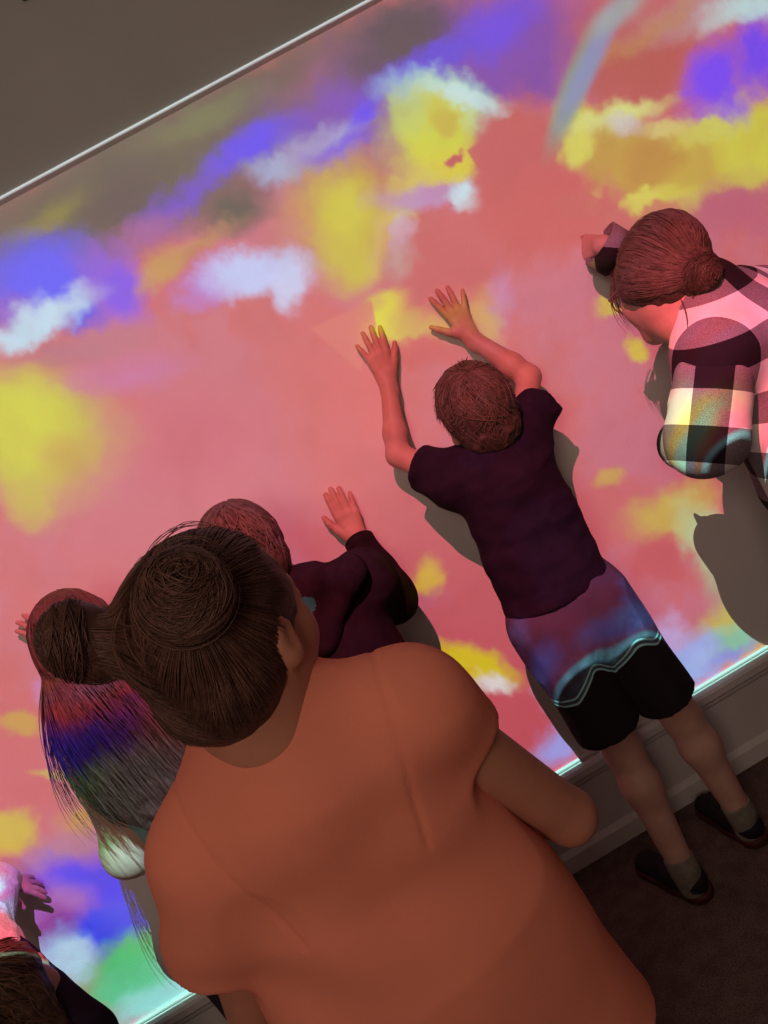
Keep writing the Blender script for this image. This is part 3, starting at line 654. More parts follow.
    K.d = np.maximum(K.d, np.where(X < (kL[0]+kR[0])/2, e-.004, e2-.004)).astype(np.float32)
    K.cone(kL, kL+nL*.1, .064, .068, .004, op='s'); K.cone(kL, kL-nL*.06, .064, .055, .004, op='s')
    K.cone(kR, kR+nR*.1, .060, .064, .004, op='s'); K.cone(kR, kR-nR*.06, .060, .052, .004, op='s')
    m = mat('surf_shorts', (.1,.1,.1), .85, .15, (500,.3,.001)); t = NT(m.node_tree); b = t.n['Principled BSDF']
    tc = t.new('ShaderNodeTexCoord').outputs['Object']; sp = t.new('ShaderNodeSeparateXYZ'); t.l.new(tc, sp.inputs[0])
    cr = t.new('ShaderNodeValToRGB'); t.l.new(t.mapr(sp.outputs[0], -.20, .20, 0, 1, 'LINEAR'), cr.inputs[0])
    lut = [(-.2,.60),(-.145,.592),(-.11,.604),(-.065,.642),(-.040,.644),(-.012,.612),(.002,.606),(.045,.636),(.075,.640),(.11,.615),(.2,.60)]
    el = cr.color_ramp.elements
    for i, (x, z) in enumerate([(a_-.018, b_) for a_, b_ in lut[1:-1]]):
        q = el[i] if i < 2 else el.new((x+.2)/.4)
        q.position = (x+.2)/.4; v_ = (z-.55)/.15; q.color = (v_, v_, v_, 1)
    cr.color_ramp.interpolation = 'CARDINAL'
    crs = t.new('ShaderNodeSeparateColor'); t.l.new(cr.outputs[0], crs.inputs[0])
    zl = t.math('MULTIPLY_ADD', crs.outputs[0], .15, .55); dz = t.math('SUBTRACT', sp.outputs[2], zl)
    n = t.noise(t.mapping(tc, sc=(3,3,1.3)), 7, 4, .6)
    topc = t.mix(t.mapr(n, .38, .66), (.070,.065,.105,1), (.13,.165,.22,1))
    topc = t.mix(t.mapr(dz, .015, .12), topc, (.085,.07,.13,1)); topc = t.mix(t.mapr(dz, .05, .0, 0, .30), topc, (.10,.20,.30,1))
    col = t.mix(t.mapr(dz, -.012, -.010), (.022,.016,.020,1), topc)
    l1 = t.mapr(t.math('ABSOLUTE', t.math('SUBTRACT', dz, .006)), .0030, .0018); l2 = t.mapr(t.math('ABSOLUTE', t.math('ADD', dz, .008)), .0034, .0022)
    col = t.mix(l1, col, (.45,.85,.86,1)); col = t.mix(l2, col, (.40,.80,.84,1)); t.l.new(col, b.inputs['Base Color'])
    solid('shorts', K, m, pr, folds(10, .005, (1.6,1.6,.7), 9.0), 2)
    for an, toe in ((anL, V(.238,-.17,.03)), (anR, V(.460,-.12,.03))):
        J = Field(*bounds([an], .11, .01), .003); up_ = nrm((knL if an is anL else knR)-an)
        J.cone(V(an[0],an[1],.035), an, .034, .034, .01); J.cone(an, an+up_*.035, .034, .037, .01)
        J.cut(an+up_*.030, up_); solid('sock', J, M['sock'], pr, folds(60,.0012), 1)
        feet(pr, an+V(0,.01,0), toe, .92)
boy()

# ================================================================== girl in orange in front, two hair buns
def orange_girl():
    base = V(-.12,-1.02,0); pr = person('girl in plain orange t-shirt with two hair buns, seen from behind nearest the camera', base); s = .93
    c = P(232,640,1.07); R = frame(V(.60,.80,-.02), V(.10,-.03,1)); hs = .93
    nk = P(256,708,1.065); shL = P(214,852,1.06); shR = P(414,712,1.06)
    elR, wrR = P(568,816,1.0), P(520,800,.80); elL = P(262,1040,1.0); wrL = P(330,1010,.80)
    fwd = V(0,1,0); ch, wa, pv = P(335,815,1.05), P(420,955,1.03), P(478,1065,1.01)
    hpL, hpR = pv+V(-.075,0,-.06), pv+V(.075,0,-.06); knL, knR = V(hpL[0],-1.0,.38), V(hpR[0],-1.0,.38); anL, anR = V(hpL[0],-1.03,.085), V(hpR[0],-1.03,.085)
    F = Field(*bounds([c+UP*.1, elL, elR, wrR+V(0,.1,0), anL, anR], .12, 0.0), .0042)
    head(F, c, R, hs); neck_torso(F, nk, shL, shR, ch, wa, pv, s*1.05, fwd, c)
    F.cone(c-R[:,2]*.05-R[:,1]*.015, nk, .048, .052, .03)
    bend_arm(F, shL, elL, wrL, s*.95); bend_arm(F, shR, elR, wrR, s*1.0)
    leg(F, hpL, knL, anL, s, fwd); leg(F, hpR, knR, anR, s, fwd)
    for an in (anL, anR): F.cone(an-UP*.04, an+V(0,.10,-.06), .03, .022, .02)
    hand(F, wrR, V(-.75,.6,.1), V(.3,.5,.8), V(0,.2,1), .8, (8,2,-5,-12), (18,18,18,20)); hand(F, wrL, V(.75,.6,.1), V(-.3,.5,.8), V(0,.2,1), .8, (8,2,-5,-12), (18,18,18,20))
    body = solid('body', F, SK['tan'], pr, it=1); eyes(c, R, hs, pr)
    bR, bL = P(186,596,1.175), P(78,640,1.10)
    H = Field(*bounds([c, bR, bL], .17), .0036); hair_cap(H, c, R, hs, .010, True, -.088, .060, .07)
    tie = P(118,634,1.09)
    H.cone(c+R@(V(-.05,-.04,.06)*hs), tie, .045, .020, .03); H.ell(bL, (.036,.034,.040), None, .010); H.ell(bL+V(.012,.0,-.018), (.030,.030,.032), None, .008)
    H.ell(bR, (.040,.026,.042), frame(nrm(bR-c)), .006)
    rad = V(.086,.106,.100)*hs; cc = c+R@(V(0,-.012,.032)*hs); ps = []
    for bun, n in ((bR, 1100), (tie, 1100)):
        pole = R.T@(bun-cc)
        def test(d, pole=pole, bun=bun):
            if not ok_dir(d): return False
            p = cc+R@(V(*d)*.1); return np.linalg.norm(p-(cc+(bun-cc)*.9)) <= np.linalg.norm(p-(cc+((tie if bun is bR else bR)-cc)*.9))+.004
        for i in range(n):
            p, dr = strand_over(cc, R, rad*(1+.012*rng.randn()), pole, rng.rand()*6.283, 20, .25, 1.6+1.1*rng.rand(), .01, .03*rng.randn())
            p = clip_dirs(p, dr, test)
            if p is not None: ps.append((p, .0005+.0006*rng.rand(), float(np.clip(.30+.14*rng.randn(),0,1))))
    ps += bun_strands(bR, .041, bR-cc, 380)+bun_strands(bR+V(.004,-.006,.010), .034, nrm(bR-cc)+V(.5,0,.6), 160)+bun_strands(bL, .039, bL-tie, 300)+bun_strands(bL+V(.012,0,-.018), .032, V(.2,-.9,-.3), 160)
    for i in range(60):      # flyaways along the outline
        a = rng.rand()*6.28; p, dr = strand_over(cc, R, rad*1.01, V(-.2,-.5,.8), a, 12, .3, 1.2, .05+.08*rng.rand(), .3*rng.randn()); p = clip_dirs(p, dr)
        if p is not None: ps.append((p, .0004, .8))
    hair_obj('hair', H, ps, M['hair_dark'], pr, amp=.0015, base_tint=.15, cen=c)
    for b_, a_ in ((tie, nrm(bL-tie)), (cc+(bR-cc)*.86, nrm(bR-cc))): rim_band('hair_tie', b_-a_*.006, b_+a_*.006, .020, M['black'], pr, thick=.004)
    # shirt
    slR, slL = P(456,738,1.05), P(214,950,1.05)
    G = Field(*bounds([nk, slR, slL, P(400,800,1.05), P(500,1080,1.0), P(720,985,1.0), V(-.40,-1.0,.7)], .10), .0042)
    hem = P(530,1050,1.0)
    G.cone(shR, slR, .058, .050, .035); G.cone(shL, slL, .058, .050, .035)
    X, Y, Z = G.ax[0][:,None,None], G.ax[1][None,:,None], G.ax[2][None,None,:]
    for p, q, r_ in ((slR, shR, elR), (slL, shL, elL)):
        ar = nrm(r_-q); e = (X-p[0])*ar[0]+(Y-p[1])*ar[1]+(Z-p[2])*ar[2]; G.d = np.maximum(G.d, e-.012).astype(np.float32) if q is shR else np.where(X < -.2, np.maximum(G.d, e-.012), G.d).astype(np.float32)
        G.cone(p+ar*.0, p+ar*.14, .043, .045, .004, op='s')
    G.cone(P(322,800,1.05), P(426,950,1.03), .146, .180, .05, fwd, .64); G.cone(P(426,950,1.03), P(546,1090,1.0), .178, .200, .05, fwd, .66)
    G.cone(shL, shR, .054, .054, .05); G.cone(nk+nrm(c-nk)*.034, P(292,775,1.06), .058, .10, .03, fwd, .95)
    G.cone(nk+UP*.004, shR+UP*.004, .046, .048, .03); G.cone(nk+UP*.004, shL+UP*.004, .046, .048, .03)
    hz = P(640,985,1.0)[2]; G.cut(V(0,0,hz), V(.10,0,-1))
    G.cone(nk+nrm(c-nk)*.052, c, .053, .066, .006, op='s')
    def fo(p):
        a = folds(7, .009, (1.0,1.0,.7), 1.0)(p); th = p[:,0]*5.0+p[:,2]*9.0
        for q_, sx in ((shR,1),(shL,-1)):
            dd = (p-(q_-V(sx*.028,0,0)))@nrm(V(sx,0,-.25)); near = np.linalg.norm(p-q_, axis=1) < .14
            a = a-.0022*np.exp(-(dd/.0035)**2)*near
        return a+.0042*np.sin(th*5+2.5*vn(p, 5))*np.clip(1-np.abs(p[:,2]-1.02)/.14, 0, 1)
    sh = solid('t_shirt', G, M['orange'], pr, fo, 2)
    rim_band('collar', nk+nrm(c-nk)*.034, nk+nrm(c-nk)*.052, .0560, M['orange'], sh, thick=.003)
    # raised seam lines where the sleeves are set in, and the slit facing at the side hem
    K = Field(*bounds([pv, hpL, hpR, knL, knR], .19), .0055)
    K.cone(pv+V(.045,0,.05), pv+V(.045,0,-.04), .165, .178, .03, fwd, .68); K.cone(hpL, V(hpL[0],-1.0,.15), .088, .06, .03); K.cone(hpR, V(hpR[0],-1.0,.15), .088, .06, .03)

    solid('trousers', K, M['pants'], pr, folds(9,.004), 2)
    for an in (anL, anR): feet(pr, an, an+V(0,.1,-.05), .95)
orange_girl()

# ================================================================== long haired girl
def long_hair_girl():
    base = V(-.62,-.33,0); pr = person('girl with very long loose brown hair, half hidden behind the girl in orange', base); s = .80
    c = P(84,645,.33); R = frame(V(.05,1,-.12), UP); hs = .88
    nk = P(122,705,.32); shL = P(93,760,.31); shR = P(182,706,.31); elL, wrL = P(130,850,.34), P(112,800,.15)
    elR, wrR = P(122,668,.14), P(66,641,.050); fwd = V(0,1,0)
    ch, wa, pv = P(160,780,.31), P(200,850,.31), P(225,900,.31); hpL, hpR = pv+V(-.065,0,-.04), pv+V(.065,0,-.04)
    knL, knR = V(hpL[0],-.33,.34), V(hpR[0],-.33,.34); anL, anR = V(hpL[0],-.35,.085), V(hpR[0],-.35,.085)
    F = Field(*bounds([c+UP*.1, elL, shL, wrR+V(-.1,0,0), shR, anL, anR], .10, 0.0), .0038)
    head(F, c, R, hs); neck_torso(F, nk, shL, shR, ch, wa, pv, s, fwd, c)
    F.cone(shL, elL, .050, .042, .03); F.cone(elL, wrL, .038, .026, .02); F.ell(elL+V(.0,-.012,.006), (.050,.044,.052), None, .03); bend_arm(F, shR, elR, wrR, s)
    leg(F, hpL, knL, anL, s, fwd); leg(F, hpR, knR, anR, s, fwd)
    for an in (anL, anR): F.cone(an-UP*.04, an+V(0,.10,-.06), .027, .02, .02)
    hand(F, wrL, V(0,.4,1), V(0,-1,.3), V(1,0,0), .72); hand(F, wrR, P(38,628,.036)-wrR, V(0,-1,0), V(0,0,-1), .72, (10,3,-5,-14), (2,2,2,2))
    solid('body', F, SK['fair'], pr, it=1); eyes(c, R, hs, pr)
    H = Field(*bounds([c, P(150,800,.42), P(190,745,.45)], .17), .0042); hair_cap(H, c, R, hs, .014, True, -.10)
    H.cone(c+V(0,-.03,-.02), P(118,735,.41), .074, .080, .03, fwd, .72); H.cone(P(118,735,.41), P(160,778,.44), .090, .105, .03, fwd, .42)
    H.cone(P(118,735,.41), P(190,750,.45), .085, .080, .03, fwd, .5)
    ps = []; rad = V(.088,.108,.102)*hs; cc = c+R@(V(0,-.012,.032)*hs)
    for i in range(1300):        # from the parting over the crown, then hanging
        side = -1+2*rng.rand(); y0 = -.07+.10*rng.rand(); a0 = side*1.5
        st = nrm(V(math.sin(side*.35)*1.0, y0*6, 1.0)); en = nrm(V(math.sin(a0)*1.0, -.75+.55*abs(side)*rng.rand(), -.30))
        t = np.linspace(0,1,9)[:,None]; d = st*(1-t)+en*t; d /= np.linalg.norm(d, axis=1, keepdims=True)
        q = cc+(d/np.sqrt(((d/(rad*(1+.015*rng.randn())))**2).sum(1))[:,None])@R.T
        u = (side+1)/2; px = 106+116*u+12*rng.randn(); py = 826-88*u**1.3+16*rng.randn()-25*rng.rand(); dep = .44+.07*rng.rand()+.03*u
        e = P(px, py, dep); t2 = np.linspace(0,1,16)[1:,None]; v0 = (q[-1]-q[-2])*4; h1 = q[-1]+v0*.5; h2 = e+UP*.16+V(.012*rng.randn()-.03*(1-u),-.02,0)
        bz = (1-t2)**3*q[-1]+3*(1-t2)**2*t2*h1+3*(1-t2)*t2**2*h2+t2**3*e
        ps.append((np.concatenate([q, bz]), .0008+.0010*rng.rand(), float(np.clip(.40+.2*rng.randn(),0,1))))
    for i in range(14):         # a few locks that swing across the bare arm
        a = P(72+10*rng.rand(), 770+20*rng.rand(), .41); e = P(125+25*rng.rand(), 815+16*rng.rand(), .405); t = np.linspace(0,1,14)[:,None]; m_ = (a+e)/2-UP*.035-V(.02,0,0)
        ps.append(((1-t)**2*a+2*(1-t)*t*m_+t**2*e, .0016, .25))
    hair_obj('hair', H, ps, M['hair_dark'], pr, amp=.003, base_tint=.3, cen=c+V(0,.05,0))
    G = Field(*bounds([nk, shL, shR, pv], .15), .0045)
    G.cone(ch+UP*.03, pv, .108, .118, .04, fwd, .70); G.cone(shL+V(.03,0,0), shR-V(.03,0,0), .044, .044, .04); G.cone(nk-UP*.01, ch, .05, .09, .04, fwd, .8)
    G.cone(nk+UP*.0, c, .048, .08, .006, op='s'); G.cut(pv-UP*.03, V(0,0,-1)); solid('sequin_top', G, M['tealcloth'], pr, folds(11,.004), 2)
    K = Field(*bounds([pv, hpL, hpR, anL, anR], .13), .0055); K.cone(pv+UP*.02, pv-UP*.04, .105, .110, .03, fwd, .8)
    for h_, k_, a_ in ((hpL,knL,anL),(hpR,knR,anR)): K.cone(h_, k_, .080, .060, .03); K.cone(k_, a_+UP*.04, .060, .044, .02)
    solid('leggings', K, M['plainskirt'], pr, folds(9,.003), 2)
    for an in (anL, anR): feet(pr, an, an+V(0,.1,-.05), .88)
long_hair_girl()

# ================================================================== boy in dark hooded top
def hoodie_boy():
    base = V(-.09,-.28,0); pr = person('boy in dark hooded top with one palm flat on the wall', base); s = .80
    c = P(246,560,.33); R = frame(V(-.45,.85,-.22), V(.15,-.1,1)); hs = .90
    nk = P(296,596,.31); shL = P(268,680,.30); shR = P(362,580,.27); elR, wrR = P(392,598,.17), P(360,542,.045); elL, wrL = P(262,740,.22), P(250,700,.10)
    ch, wa, pv = P(345,655,.29), P(385,715,.28), P(410,765,.28); fwd = nrm(V(-.15,1,0)); hpL, hpR = pv+V(-.065,0,-.04), pv+V(.065,0,-.04)
    knL, knR = V(hpL[0],-.26,.35), V(hpR[0],-.26,.35); anL, anR = V(hpL[0],-.29,.085), V(hpR[0],-.29,.085)
    F = Field(*bounds([c+UP*.1, elL, shL, wrR+UP*.1, shR, anL, anR], .10, 0.0), .0036)
    head(F, c, R, hs); neck_torso(F, nk, shL, shR, ch, wa, pv, s, fwd, c); F.cone(c-R[:,2]*.05, nk, .046, .050, .03)
    bend_arm(F, shL, elL, wrL, s); bend_arm(F, shR, elR, wrR, s)
    leg(F, hpL, knL, anL, s, fwd); leg(F, hpR, knR, anR, s, fwd)
    for an in (anL, anR): F.cone(an-UP*.04, an+V(0,.10,-.06), .027, .02, .02)
    hand(F, wrR, P(340,500,.02)-wrR, V(0,-1,0), V(-1,0,0), .86, (2,1,-1,-6), (2,2,2,3), (34,0), 26); hand(F, wrL, V(0,.4,1), V(0,-1,.3), V(1,0,0), .72)
    solid('body', F, SK['fair'], pr, it=1); eyes(c, R, hs, pr)
    H = Field(*bounds([c], .16), .0036); hair_cap(H, c, R, hs, .011, True, -.062, ears=True)
    hair_obj('hair', H, cap_strands(c, R, hs, V(.1,-.4,.9), 340, .014, .02, 2.2, .03, .2, .3, .006, thick=(.0014,.0028)), M['hair_blond'], pr, amp=.004, base_tint=.3, cen=c)
    G = Field(*bounds([nk, shL, shR, elR, wrR, pv, elL], .14), .004)
    G.cone(P(333,640,.29), P(400,745,.28), .122, .132, .05, fwd, .74); G.cone(shL, shR, .058, .062, .05); G.cone(nk, ch, .06, .10, .05, fwd, .8)
    G.cone(shR, elR, .062, .054, .03); G.cone(elR, wrR, .052, .036, .025); G.cone(shL, elL, .058, .05, .03); G.cone(elL, wrL, .048, .036, .025)
    for w_, e_ in ((wrR,elR),(wrL,elL)):
        n = nrm(w_-e_); X, Y, Z = G.ax[0][:,None,None], G.ax[1][None,:,None], G.ax[2][None,None,:]
        e = (X-w_[0])*n[0]+(Y-w_[1])*n[1]+(Z-w_[2])*n[2]; near = (X-w_[0])**2+(Y-w_[1])**2+(Z-w_[2])**2 < .075**2; G.d = np.where(near, np.maximum(G.d, e), G.d).astype(np.float32)
    G.cut(pv-UP*.03, V(0,0,-1)); G.cone(nk+nrm(c-nk)*.012, c, .050, .085, .006, op='s')
    sw = solid('hooded_top', G, M['hoodie'], pr, folds(9,.007,(1,1,.8),4.0), 2)
    rim_band('cuff', wrR-nrm(wrR-elR)*.030, wrR+nrm(wrR-elR)*.004, .0335, M['hoodie'], sw, thick=.004)
    # the hood lying folded behind the neck
    D = Field(*bounds([nk, P(320,600,.38)], .16), .004)
    D.cone(P(300,584,.36), P(350,572,.35), .030, .026, .02); D.cone(P(303,590,.37), P(322,640,.37), .040, .030, .03); D.cone(P(350,572,.35), P(324,640,.37), .028, .024, .03)
    D.ell(P(306,585,.35), (.045,.040,.035), None, .02); D.cone(nk+nrm(c-nk)*.006, c, .046, .070, .006, op='s')
    Vt, Fc = D.mesh(); Vt = relax(Vt, Fc, 2); Vt += normals(Vt, Fc)*folds(20,.006,(1,1,.7),4.0)(Vt)[:,None]
    cen = Vt[Fc].mean(1); midx = (np.linalg.norm((cen-P(304,606,.40))*V(1,.4,1.2), axis=1) < .024).astype(int)
    add_mesh('hood', Vt, Fc, None, sw, mats=[M['hoodie'], M['teal']], midx=midx)
    K = Field(*bounds([pv, hpL, hpR, anL, anR], .13), .0055); K.cone(pv+UP*.02, pv-UP*.04, .110, .115, .03, fwd, .8)
    for h_, k_, a_ in ((hpL,knL,anL),(hpR,knR,anR)): K.cone(h_, k_, .080, .060, .03); K.cone(k_, a_+UP*.02, .058, .050, .02)
    solid('trousers', K, M['plainskirt'], pr, folds(9,.004), 2)
    for an in (anL, anR): feet(pr, an, an+V(0,.1,-.05), .9)
hoodie_boy()

# ================================================================== woman in the checked shirt
def plaid_woman():
    base = V(.95,-.42,0); pr = person('woman in black and white checked shirt and glasses, fist against the wall', base); s = .95
    c = P(662,280,.38); R = frame(V(-.22,.94,-.26), V(.40,.10,1)); hs = .95
    nk = P(702,293,.44); shL = P(716,352,.49); shR = P(778,300,.25); elL, wrL = P(706,440,.50), P(686,443,.35)
    elR, wrR = P(684,296,.12), P(602,245,.105); fwd = nrm(V(-.78,.62,0))
    ch, wa, pv = P(762,370,.42), P(808,455,.42), P(838,530,.42); side = V(.62,.78,0); hpL, hpR = pv-side*.08-UP*.05, pv+side*.08-UP*.05
    knL, knR = hpL+V(-.06,.03,0), hpR+V(-.06,.03,0); knL[2] = knR[2] = .40; anL, anR = hpL+V(.04,-.03,0), hpR+V(.04,-.03,0); anL[2] = anR[2] = .085
    F = Field(*bounds([c+UP*.1, elL, shL, wrR+V(-.1,0,0), shR, anL, anR], .12, 0.0), .0042)
    head(F, c, R, hs); neck_torso(F, nk, shL, shR, ch, wa, pv, s, fwd, c); F.cone(c-R[:,2]*.05-R[:,1]*.01, nk, .050, .056, .03)
    bend_arm(F, shL, elL, wrL, s); bend_arm(F, shR, elR, wrR, s)
    leg(F, hpL, knL, anL, s, fwd); leg(F, hpR, knR, anR, s, fwd)
    for an in (anL, anR): F.cone(an-UP*.04, an+fwd*.11-UP*.06, .03, .022, .02)
    hand(F, wrR, V(-.22,.9,.10), V(-.8,-.4,.4), V(-.1,-.2,1), .70, (3,1,-1,-4), (48,50,52,54), (20,0), 20); hand(F, wrL, wrL-CAM+V(.1,0,0), V(0,-.5,.8), V(.3,.3,.8), .8, (3,1,-1,-4), (40,42,42,44), (20,0))
    solid('body', F, SK['fair'], pr, it=1); eyes(c, R, hs, pr)
    H = Field(*bounds([c], .18), .0036); hair_cap(H, c, R, hs, .010, True, -.075, .058, .07)
    cc = c+R@(V(0,-.012,.032)*hs); bun = c+R@(V(.005,-.108,-.045)*hs)
    H.ell(bun, (.034,.036,.036), None, .02)
    for q in (-1,1): H.ell(c+R@(V(q*.068,-.006,-.002)*hs), V(.026,.044,.040)*hs, R, .03)
    def okw(d): return not (d[2] < -.80 or (d[1] > .50 and d[2] < .5) or (d[1] > .36 and d[2] < -.05))
    ps = []; rad = V(.085,.105,.099)*hs; pole = R.T@(bun-cc)
    for i in range(1300):
        p, dr = strand_over(cc, R, rad*(1+.015*rng.randn()), pole, rng.rand()*6.283, 18, .2, 1.2+1.3*rng.rand(), .02*rng.rand(), .05*rng.randn()); p = clip_dirs(p, dr, okw)
        if p is not None: ps.append((p, .0006+.0008*rng.rand(), float(np.clip(.45+.2*rng.randn(),0,1))))
    ps += bun_strands(bun, .039, bun-cc, 260)
    for i in range(26):     # loose ends under the bun and wisps by the face
        a = bun+V(.02*rng.randn(), .0, -.02); t = np.linspace(0,1,10)[:,None]; ps.append((a+V(-.01*rng.rand(),-.02,-.055-.02*rng.rand())*t+V(.02*rng.randn(),0,0)*t**2, .0014, .7))
    for i in range(14):
        a = c+R@(V(-.070+.01*rng.rand(),.045+.02*rng.rand(),.06)*hs); t = np.linspace(0,1,12)[:,None]; ps.append((a-UP*t*(.10+.05*rng.rand())+R[:,1]*(.03*np.sin(t*2.4))+V(.006*rng.randn(),0,0)*t-R[:,0]*.012*np.sin(t*3.1), .0007, .7))
    hair_obj('hair', H, ps, M['hair_blond'], pr, amp=.003, base_tint=.3, cen=c)
    # glasses: two rims, a bridge and temple bars
    tb, rd = [], .0013; g = lambda x, y, z: c+R@(V(x,y,z)*hs)
    for q in (-1,1):
        t = np.linspace(0, 2*math.pi, 22); tb.append((np.array([g(q*.033+.024*math.cos(a), .110-.004*abs(math.cos(a)), .000+.019*math.sin(a)) for a in t]),))
        tb.append((np.array([g(q*.057,.108,.006), g(q*.070,.095,.006), g(q*.078,.05,.004), g(q*.082,.0,.004), g(q*.082,-.01,-.010)]),))
    tb.append((np.array([g(-.009,.111,.002), g(0,.114,.005), g(.009,.111,.002)]),))
    v, f, _ = tubes([(p[0], .0019, .5) for p in tb], .002, 6); gl = add_mesh('glasses', v, f, M['glass_rim'], pr)
    for q in (-1,1):
        t = np.arange(20)*2*math.pi/20; a = [g(q*.033+.0225*math.cos(x), .1095, .0175*math.sin(x)) for x in t]; b = [p+R[:,1]*.0016 for p in a]
        add_mesh('lens', a+b, [tuple(range(20)), tuple(range(39,19,-1))]+[(i,(i+1)%20,20+(i+1)%20,20+i) for i in range(20)], M['lens'], gl, smooth=False)
    # shirt body, sleeves, cuffs, collar
    az = nrm(shL-elL); axx = nrm(V(.87,-.48,.0)-az*np.dot(az, V(.87,-.48,.0)))
    mt = plaid('checked_flannel', nrm(side+V(0,0,.0)), V(.12,-.1,1), P(708,320,.50)+nrm(side)*.062+nrm(V(.12,-.1,1))*.062, base, .062); ms = plaid('checked_flannel_sleeve', axx, az, P(706,444,.57), base, .066)
    G = Field(*bounds([nk, shL, shR, pv], .18), .004)
    G.cone(P(752,350,.42), P(812,470,.42), .140, .145, .05, fwd, .74); G.cone(shL, shR, .066, .066, .05); G.cone(shL, shL+(elL-shL)*.34, .068, .068, .03); G.cone(shR, shR+(elR-shR)*.34, .064, .062, .03); G.cone(nk, ch, .065, .11, .05, fwd, .85); G.cone(nk-UP*.01, shL+UP*.01, .055, .062, .03); G.cone(nk-UP*.01, shR+UP*.01, .055, .062, .03)
    G.cut(P(822,490,.42), V(.1,0,-1)); G.cone(nk+nrm(c-nk)*.012, c, .055, .09, .006, op='s'); sh = solid('shirt', G, mt, pr, folds(8,.006,(1,1,.8),7), 2)
    for nm, a, b, e_, r0, r1, r2, fo in (('sleeve', shL, elL, wrL, .074, .068, .050, 8), ('sleeve', shR, elR, wrR, .066, .060, .046, 8)):
        D = Field(*bounds([a,b,e_], .12), .004); D.cone(a+(b-a)*.30, b, r0, r1, .03); D.cone(b, e_, r1*.95, r2, .03)
        n = nrm(e_-b); X, Y, Z = D.ax[0][:,None,None], D.ax[1][None,:,None], D.ax[2][None,None,:]; q_ = (X-e_[0])*n[0]+(Y-e_[1])*n[1]+(Z-e_[2])*n[2]
        near = (X-e_[0])**2+(Y-e_[1])**2+(Z-e_[2])**2 < .085**2; D.d = np.where(near, np.maximum(D.d, q_), D.d).astype(np.float32); D.cone(e_-n*.02, e_+n*.06, r2-.010, r2-.008, .004, op='s')
        sv = solid(nm, D, ms, pr, folds(11,.006,(1,1,1.3),2), 2); rim_band('cuff', e_-n*.045, e_+n*.006, r2+.004, ms, sv, thick=.004)
    cn = nrm(c-nk); rim_band('collar', nk+cn*.008, nk+cn*.042, .060, mt, sh, thick=.004, wob=.04)
    K = Field(*bounds([pv, hpL, hpR, anL, anR], .16), .0055); K.cone(pv+UP*.04, pv-UP*.04, .128, .135, .03, fwd, .85)
    for h_, k_, a_ in ((hpL,knL,anL),(hpR,knR,anR)): K.cone(h_, k_, .090, .066, .03); K.cone(k_, a_+UP*.02, .064, .052, .02)
    solid('jeans', K, M['jeans'], pr, folds(9,.004), 2)
    for an in (anL, anR): feet(pr, an, an+fwd*.11-UP*.05, 1.0)
plaid_woman()

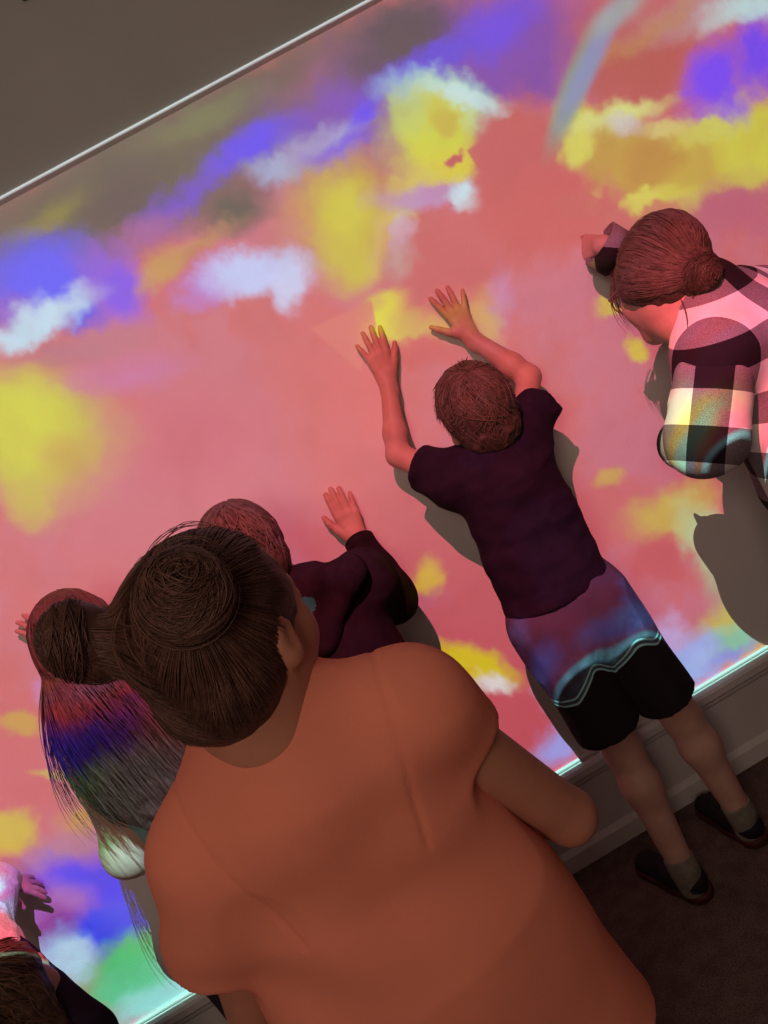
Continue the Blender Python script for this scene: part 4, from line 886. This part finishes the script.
# ================================================================== small child in the lower left corner
def small_child():
    base = V(-1.2,-.24,0); pr = person('dark-haired child in pale sleeves crouching in the lower left corner, hand reaching out', base); s = .70
    c = P(12,1003,.40); R = frame(V(.25,1,.0), UP); hs = .95
    nk = c+V(0,-.01,-.115); shR = nk+V(.085,.0,-.03); shL = nk+V(-.085,0,-.03); elR, wrR = P(-14,940,.27), P(0,882,.075); elL = shL+V(-.06,.05,-.12); wrL = elL+V(.02,.10,.08)
    fwd = V(0,1,0); ch = nk-UP*.12; wa = nk-UP*.22+V(0,-.01,0); pv = nk-UP*.32+V(0,-.03,0)
    hpL, hpR = pv+V(-.06,0,-.02), pv+V(.06,0,-.02); knL, knR = V(hpL[0]-.03,-.11,.07), V(hpR[0]+.03,-.11,.07); anL, anR = V(hpL[0],-.36,.06), V(hpR[0],-.36,.06)
    F = Field(*bounds([c+UP*.1, elL, elR, wrR+V(.1,0,.05), knL, anL, anR], .10, 0.0), .0040)
    head(F, c, R, hs); neck_torso(F, nk, shL, shR, ch, wa, pv, s, fwd, c); bend_arm(F, shL, elL, wrL, s); bend_arm(F, shR, elR, wrR, s)
    leg(F, hpL, knL, anL, s*.9, fwd); leg(F, hpR, knR, anR, s*.9, fwd)
    for an in (anL, anR): F.cone(an, an+V(0,-.09,-.035), .022, .018, .02)
    hand(F, wrR, P(33,884,.04)-wrR, V(-.1,-.5,1), V(0,-.6,-1), .70, (14,5,-8,-20), (6,8,10,12), (56,0), 6); hand(F, wrL, V(0,1,.2), V(0,-.2,1), V(1,0,0), .62)
    solid('body', F, SK['fair'], pr, it=1); eyes(c, R, hs, pr)
    H = Field(*bounds([c, nk], .17), .0040); hair_cap(H, c, R, hs, .012, True, -.10); H.cone(c+V(.01,-.03,-.02), nk+V(.03,-.06,-.06), .078, .070, .03, fwd, .7)
    hair_obj('hair', H, cap_strands(c, R, hs, V(0,-.3,.95), 300, .014, .02, 2.2, .03, .15), M['hair_brown'], pr, amp=.004, base_tint=.3, cen=c)
    G = Field(*bounds([nk, shL, shR, elL, elR, wrR, pv, wrL], .12), .004); G.cone(ch, pv, .105, .115, .04, fwd, .78); G.cone(shL, shR, .05, .05, .04); G.cone(shR, shR+(elR-shR)*.88, .048, .046, .03); G.cone(shL, shL+(elL-shL)*.88, .048, .046, .03)
    G.cut(pv-UP*.03, V(0,0,-1)); G.cone(nk, c, .045, .08, .006, op='s'); sw = solid('jacket', G, M['navy'], pr, folds(12,.004), 2)
    for a, b, e_ in ((shR,elR,wrR),(shL,elL,wrL)):
        D = Field(*bounds([a,b,e_], .11), .004); D.cone(a+(b-a)*.86, b, .050, .050, .03); D.cone(b, e_, .050, .042, .03)
        solid('fleece_sleeve', D, M['white_fleece'], pr, folds(26,.006), 1)
    K = Field(*bounds([pv, knL, knR, anL, anR], .12, 0.001), .005); K.cone(pv+UP*.02, pv-UP*.03, .10, .105, .03, fwd, .9)
    for h_, k_, a_ in ((hpL,knL,anL),(hpR,knR,anR)): K.cone(h_, k_, .074, .056, .03); K.cone(k_, a_, .056, .042, .02)
    K.cut(V(0,0,.003), V(0,0,-1)); solid('leggings', K, M['plainskirt'], pr, None, 2)
small_child()

# a small dark fitting high on the wall at the very edge of the view
def fitting():
    p = P(23,-5,.012); F = Field(p-.05, p+.05, .002)
    F.cone(V(p[0],-.004,p[2]), V(p[0],-.02,p[2]), .010, .008, .004); F.cone(V(p[0],-.02,p[2]), V(p[0],-.03,p[2]+.018), .006, .006, .004); F.cut(V(0,-.006,0), V(0,1,0))
    o = solid('wall_fixture', F, M['black'], None, it=1); o['label'] = 'tiny black hook high on the brown wall at the top left corner'; o['category'] = 'fixture'
fitting()
